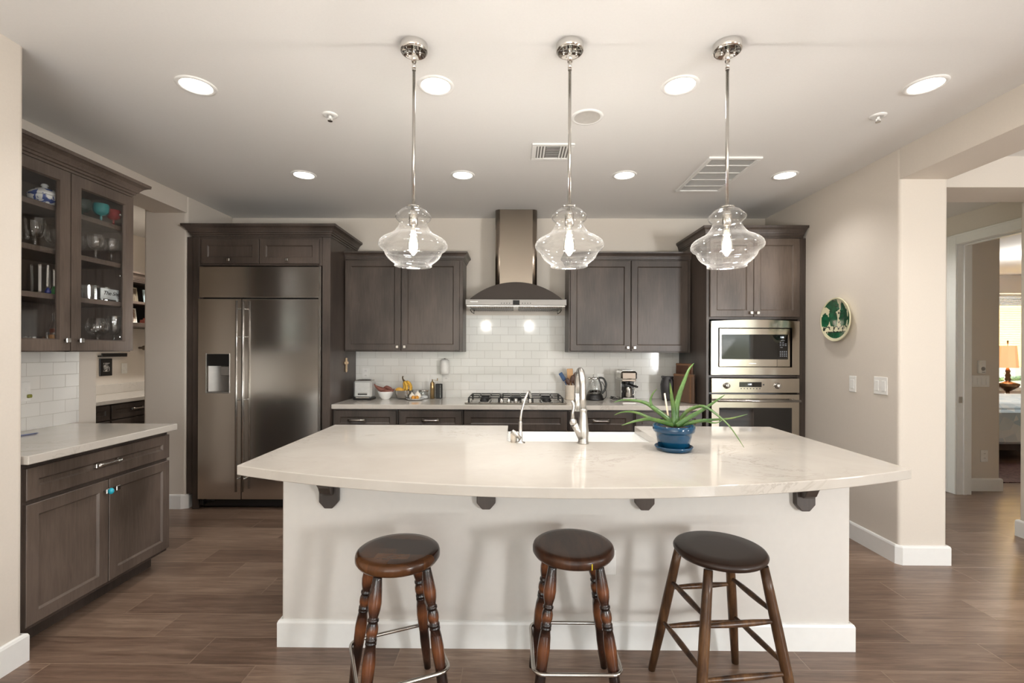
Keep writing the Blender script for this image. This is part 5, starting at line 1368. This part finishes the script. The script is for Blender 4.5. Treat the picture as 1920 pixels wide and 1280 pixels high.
def photo_mat(name, a, b, sc=14):
    q = NT(name); f = q.noise(q.coord(), sc, 2, .5, .5); q.link(q.ramp(f, [(.42, a), (.58, b)]), q.p.inputs['Base Color']); q.set(Roughness=.3); return q.m


frame('photo_frame', -4.24, 5.14, 1.9145, .15, .165, photo_mat('photo_brown', srgb(104, 92, 80), srgb(140, 130, 112)), plain('pewter_frame', srgb(150, 140, 124), .4), 'grey framed photo leaning on the upper nook shelf, next to the glass cabinet')
frame('photo_frame', -4.24, 5.37, 1.9145, .13, .155, photo_mat('photo_blue', srgb(200, 214, 220), srgb(150, 170, 184)), plain('pale_blue_frame', srgb(198, 220, 226), .4), 'pale blue framed photo on the upper nook shelf, farther back')
frame('photo_frame', -4.24, 5.13, 1.6805, .14, .165, photo_mat('photo_portrait', srgb(112, 84, 66), srgb(214, 202, 190), 18), plain('white_frame', srgb(236, 232, 226), .4), 'white framed portrait on the lower nook shelf, next to the glass cabinet')
frame('photo_frame', -4.20, 5.50, 1.6805, .12, .13, photo_mat('photo_tan', srgb(170, 140, 110), srgb(214, 196, 170)), plain('cream_frame', srgb(226, 216, 198), .4), 'cream framed photo on the lower nook shelf behind the red box')
m = MB(); m.box(-4.26, -4.15, 5.27, 5.40, 1.6805, 1.725, .004); m.box(-4.24, -4.17, 5.29, 5.34, 1.725, 1.745, .004)
single(m, 'keepsake_box', plain('red_brown_box', srgb(116, 62, 50), .45, var=.2), 'small red-brown box on the lower nook shelf beside the white portrait', 'box', loc=(-4.2, 5.33, 1.68))
t = thing('wall_frame', 'black framed black-and-white photo hung on the nook wall', 'picture frame', (-4.448, 5.04, 1.10))
m = MB(); m.box(-4.449, -4.436, 4.965, 5.118, 1.098, 1.286, .003); m.build('rim', M['black'], t)
m = MB(); m.box(-4.437, -4.434, 5.005, 5.080, 1.145, 1.240); m.build('picture', photo_mat('photo_mono', srgb(24, 24, 24), srgb(210, 208, 204), 22), t)
m = MB(); m.box(-4.449, -4.40, 4.945, 5.275, 1.305, 1.318, .003); m.box(-4.409, -4.40, 4.945, 5.275, 1.318, 1.345, .002)
single(m, 'picture_ledge', M['black'], 'narrow black ledge on the nook wall above the framed photo', 'ledge', loc=(-4.44, 5.1, 1.31))
m = MB(); m.box(-4.449, -4.442, 5.25, 5.325, 1.112, 1.230, .002); m.box(-4.442, -4.438, 5.272, 5.303, 1.14, 1.20, .001)
single(m, 'light_switch', M['white_plastic'], 'white switch plate on the nook wall beside the black framed photo', 'switch', loc=(-4.445, 5.29, 1.17))
m = MB(); m.lathe([(.012, 0), (.014, .04), (.026, .05), (.030, .075), (.026, .10), (.012, .112), (0, .114)], (-4.449, 5.50, 1.405), 18, axis=AX_X)
single(m, 'wall_peg', plain('weathered_bronze', srgb(120, 108, 94), .5, .3), 'brown round wall peg on the nook wall beside the glass cabinet bottom', 'peg', loc=(-4.44, 5.5, 1.405))
m = MB(); Mx = Matrix.Translation((-4.10, 5.24, .902)); m.M = Mx
m.prism([(-.05, 0), (.05, 0), (.008, .095), (-.008, .095)], -.03, .03, 'x'); 
single(m, 'desk_ornament', plain('white_ornament', srgb(206, 202, 196), .4), 'small tapered white ornament on the nook counter', 'ornament', loc=(-4.10, 5.24, .902))
lamp('nook_fill', 'SPOT', (-3.55, 4.9, H - .03), energy=90, color=(1, .95, .88), spot_size=2.6, spot_blend=.9, shadow_soft_size=.06)  # added lamp without a fitting, brightens the nook

# ================================================================== RIGHT WALL
t = thing('decorative_plate', 'round cream plate painted with dark green cactus leaves on the right wall', 'plate', (XR, 3.632, 1.64))
R_ = .168; nr, na = 30, 96; m = MB(); cc = (XR - .012, 3.632, 1.640)
def painted(u, v):
    """u towards the camera-right, v up, in plate radii"""
    r = math.hypot(u, v)
    if r > .93: return 0
    if v < -.60 and r < .86: return 1
    if abs(v + .57) < .025 and r < .86: return 2
    for cx_, top, half, lean in ((-.78, .36, .22, .05), (-.26, .62, .27, -.12), (.38, .80, .29, .02), (.88, .45, .18, .1)):
        b = -.30
        if b < v < top:
            w = half * math.sin(PI * min(1, max(0, (v - b) / (top - b) * .82 + .18))) ** .8; x = u - cx_ - lean * (v - b)
            if abs(x) < w: return 1
        if -.56 < v <= b and abs(u - cx_) < .03: return 2
    for cx_ in (-.62, -.10, .20, .60):
        q = math.hypot(u - cx_, v + .44)
        if .10 < q < .15 and v > -.46: return 2
    for cx_, cy_ in ((-.35, .95), (.1, .88), (.6, .7)):
        pass
    if v > .42 + .55 * abs(u + .15) ** 1.2 - .05 and v > .3 and u < .12: return 1
    for cx_, cy_ in ((.05, .30), (.10, .05), (.05, -.12), (.66, .40), (.70, .02), (-.5, .2)):
        if math.hypot(u - cx_, v - cy_) < .055: return 2
    return 0
def prof(rr): return .030 * max(0, (rr - .35) / .65) ** 1.6 if rr > .35 else 0.0
ring = [[m._v((cc[0] - prof(i / nr) - .004, cc[1] + R_ * i / nr * math.cos(2 * PI * k / na), cc[2] + R_ * i / nr * math.sin(2 * PI * k / na))) for k in range(na)] for i in range(1, nr + 1)]
c0 = m._v((cc[0] - .004, cc[1], cc[2]))
for k in range(na): m._f([c0, ring[0][k], ring[0][(k + 1) % na]], True)
for i in range(nr - 1):
    for k in range(na):
        a = 2 * PI * (k + .5) / na; rr = (i + 1.5) / nr; m.mi = painted(-rr * math.cos(a), rr * math.sin(a)); m._f([ring[i][k], ring[i][(k + 1) % na], ring[i + 1][(k + 1) % na], ring[i + 1][k]], True)
m.mi = 0
back = [m._v((XR - .001, cc[1] + R_ * .55 * math.cos(2 * PI * k / na), cc[2] + R_ * .55 * math.sin(2 * PI * k / na))) for k in range(na)]
lip = [m._v((cc[0] - .026, cc[1] + R_ * 1.02 * math.cos(2 * PI * k / na), cc[2] + R_ * 1.02 * math.sin(2 * PI * k / na))) for k in range(na)]
for k in range(na):
    j = (k + 1) % na; m._f([ring[-1][k], ring[-1][j], lip[j], lip[k]], True); m._f([lip[k], lip[j], back[j], back[k]], True)
m._f(back)
m.build('dish', [plain('plate_cream', srgb(222, 216, 184), .15, var=.05, coat=.3), plain('plate_green', srgb(20, 84, 54), .15, var=.5, scale=25, coat=.3), plain('plate_dark_green', srgb(30, 46, 36), .15, coat=.3)], t)


def switch_x(label, y0, y1, z0, z1, gangs, x=XR, name='light_switch'):
    t = thing(name, label, 'switch', (x, (y0 + y1) / 2, z0))
    m = MB(); m.box(x - .007, x, y0, y1, z0, z1, .003); m.build('plate', M['white_plastic'], t)
    for g in range(gangs):
        m = MB(); c = y0 + (y1 - y0) * (g + .5) / gangs; m.box(x - .010, x - .006, c - .016, c + .016, z0 + .026, z1 - .026, .0015); m.build('rocker', M['trim'], t)
    return t
switch_x('single white light switch on the right wall, closer to the oven cabinet', 3.455, 3.525, 1.092, 1.212, 1)
switch_x('double white light switch on the right wall, beside the bright end pier', 3.165, 3.285, 1.098, 1.220, 2)

# ================================================================== HALL AND BEDROOM
yS = 4.716
t = thing('fan_remote', 'small grey remote in a wall holder above the hall switches', 'remote', (4.686, yS, 1.24))
m = MB(); m.box(4.652, 4.722, yS - .022, yS, 1.178, 1.308, .004); m.build('holder', M['white_plastic'], t)
m = MB(); m.lathe([(.020, 0), (.018, .004), (0, .005)], (4.692, yS - .022, 1.225), 20, axis=AX_Y); m.box(4.68, 4.71, yS - .0245, yS - .021, 1.188, 1.194); m.build('button', plain('grey_button', srgb(150, 146, 140), .4), t)
t = thing('light_switch', 'white four-gang switch plate on the short bedroom wall', 'switch', (4.684, yS, 1.04))
m = MB(); m.box(4.596, 4.772, yS - .007, yS, 1.042, 1.158, .003); m.build('plate', M['white_plastic'], t)
for g in range(4):
    m = MB(); c = 4.596 + .176 * (g + .5) / 4; m.box(c - .015, c + .015, yS - .010, yS - .006, 1.066, 1.134, .0015); m.build('rocker', M['trim'], t)
outlet('white wall outlet near the floor on the short bedroom wall', 4.724, .350, y=yS)
lamp('hall_fill', 'SPOT', (3.5, 4.6, H - .03), energy=38, color=(1, .97, .93), spot_size=2.6, spot_blend=.9, shadow_soft_size=.06)  # added fill with no fitting, lifts the dim hall
lamp('bedroom_fill', 'POINT', (7.0, 6.2, 2.4), energy=45, color=(1, .97, .93), shadow_soft_size=.15)  # added fill for the bed, as the shade holds back the window
# bed
t = thing('bed', 'bed with a pale blue and white quilt beyond the hall doorway', 'bed', (7.1, 6.85, 0))
QU = NT('pale_quilt'); qv = QU.coord((1, 1, 1)); vo = QU.add('TexVoronoi'); vo.inputs['Scale'].default_value = 7; QU.link(qv, vo.inputs['Vector'])
QU.link(QU.ramp(vo.outputs['Color'], [(.2, srgb(196, 214, 224)), (.8, srgb(232, 238, 240))]), QU.p.inputs['Base Color']); QU.set(Roughness=.9); QU.bump(vo.outputs['Distance'], .4, .02)
m = MB(); m.box(5.75, 8.45, 5.95, 7.45, .34, .74, .05); m.build('mattress', QU.m, t, bevel=.03)
m = MB(); m.box(5.71, 8.49, 5.91, 7.47, .23, .66, .03); m.build('quilt', QU.m, t)
m = MB(); m.box(5.8, 8.4, 6.0, 7.40, .14, .24)
for x in (5.85, 8.35):
    for y in (6.05, 7.35): m.box(x - .04, x + .04, y - .04, y + .04, 0, .14)
m.build('bed_frame', M['cab_dark'], t)
t = thing('nightstand', 'dark nightstand behind the bed carrying the table lamp', 'nightstand', (8.13, 7.77, 0))
m = MB(); m.box(7.86, 8.42, 7.54, 8.02, .50, .665, .004); m.build('drawer_box', M['cab_dark'], t)
for x in (7.89, 8.39):
    for y in (7.57, 7.99):
        m = MB(); m.box(x - .02, x + .02, y - .02, y + .02, 0, .50); m.build('leg', M['cab_dark'], t)
t = thing('table_lamp', 'bronze urn table lamp with a lit peach shade by the bedroom window', 'lamp', (8.125, 7.73, .665))
x, y, z = 8.125, 7.73, .665; BZ = plain('antique_bronze', srgb(104, 76, 50), .35, .7, .2)
m = MB(); m.lathe([(0, 0), (.085, 0), (.08, .02), (.03, .04), (.025, .08), (.06, .105), (.13, .16), (.145, .195), (.14, .21), (.07, .235), (.03, .25), (.045, .28), (.03, .31), (.04, .34), (.025, .38), (.035, .41), (.02, .45), (.012, .50)], (x, y, z), 24); m.build('base', BZ, t)
SH = NT('lamp_shade_fabric'); SH.set(Base_Color=srgb(238, 190, 150), Roughness=.8, Emission_Color=srgb(255, 176, 118), Emission_Strength=.55)
m = MB(); m.lathe([(.128, .470), (.105, .83)], (x, y, z), 8, cap0=False, cap1=False, smooth=False); m.build('lamp_shade', SH.m, t, solid=.003)
m = MB(); m.cyl((x, y, z), .004, .50, .86, 10); m.lathe([(0, .86), (.012, .865), (.008, .885), (.014, .90), (0, .925)], (x, y, z), 12); m.build('finial', BZ, t)
lamp('table_lamp_glow', 'POINT', (x, y, z + .62), energy=6, color=(1, .68, .42), shadow_soft_size=.05)
# window coverings
t = thing('roller_shade', 'cream roller shade half lowered on the bedroom window', 'window shade', (8.65, 8.17, 1.15))
SHD = NT('translucent_shade'); tl = SHD.add('BsdfTranslucent'); tl.inputs[0].default_value = srgb(250, 228, 178); mx = SHD.add('MixShader'); mx.inputs[0].default_value = .65
SHD.set(Base_Color=srgb(240, 224, 186), Roughness=.9); SHD.link(SHD.p.outputs[0], mx.inputs[1]); SHD.link(tl.outputs[0], mx.inputs[2]); SHD.link(mx.outputs[0], SHD.n['Material Output'].inputs['Surface'])
m = MB(); m.box(7.97, 9.33, 8.205, 8.208, 1.13, 2.20)
for i in range(26): m.box(7.97, 9.33, 8.203, 8.206, 1.14 + i * .04, 1.143 + i * .04)
m.build('fabric', SHD.m, t)
m = MB()
for i in range(8): m.box(7.97, 9.33, 8.14, 8.19, 2.20 + i * .025, 2.218 + i * .025, .003)
m.build('stacked_folds', plain('shade_folds', srgb(196, 186, 168), .8), t)
m = MB(); m.box(5.2, 8.3, 5.0, 5.88, 0, .010)
single(m, 'rug', photo_mat('dark_red_rug', srgb(60, 34, 36), srgb(120, 92, 86), 30), 'dark patterned rug on the bedroom floor beside the bed', 'rug', loc=(7, 5.45, 0))
# planting seen through the bedroom window
FO = photo_mat('hedge_leaves', srgb(70, 110, 44), srgb(170, 200, 110), 30)
m = MB(); rr = random.Random(5)
for i in range(420):
    p = Vector((rr.uniform(7.4, 10.6), rr.uniform(9.0, 9.7), rr.uniform(.1, 1.5))); s_ = rr.uniform(.04, .09); a = rr.uniform(0, 6.28); b_ = rr.uniform(-1, 1)
    d = Vector((math.cos(a), math.sin(a) * .6, b_)).normalized(); e_ = d.cross(Vector((.2, .1, 1))).normalized()
    m._f([m._v(p), m._v(p + d * s_ + e_ * s_ * .4), m._v(p + d * s_ * 2), m._v(p + d * s_ - e_ * s_ * .4)])
m.tube([(7.4, 9.4, 0.0), (9.0, 9.4, .8), (10.6, 9.4, .9)], .05, 8)
o = single(m, 'shrub', FO, 'leafy green shrub outside the bedroom window below the shade', 'shrub', loc=(9, 9.3, 0))
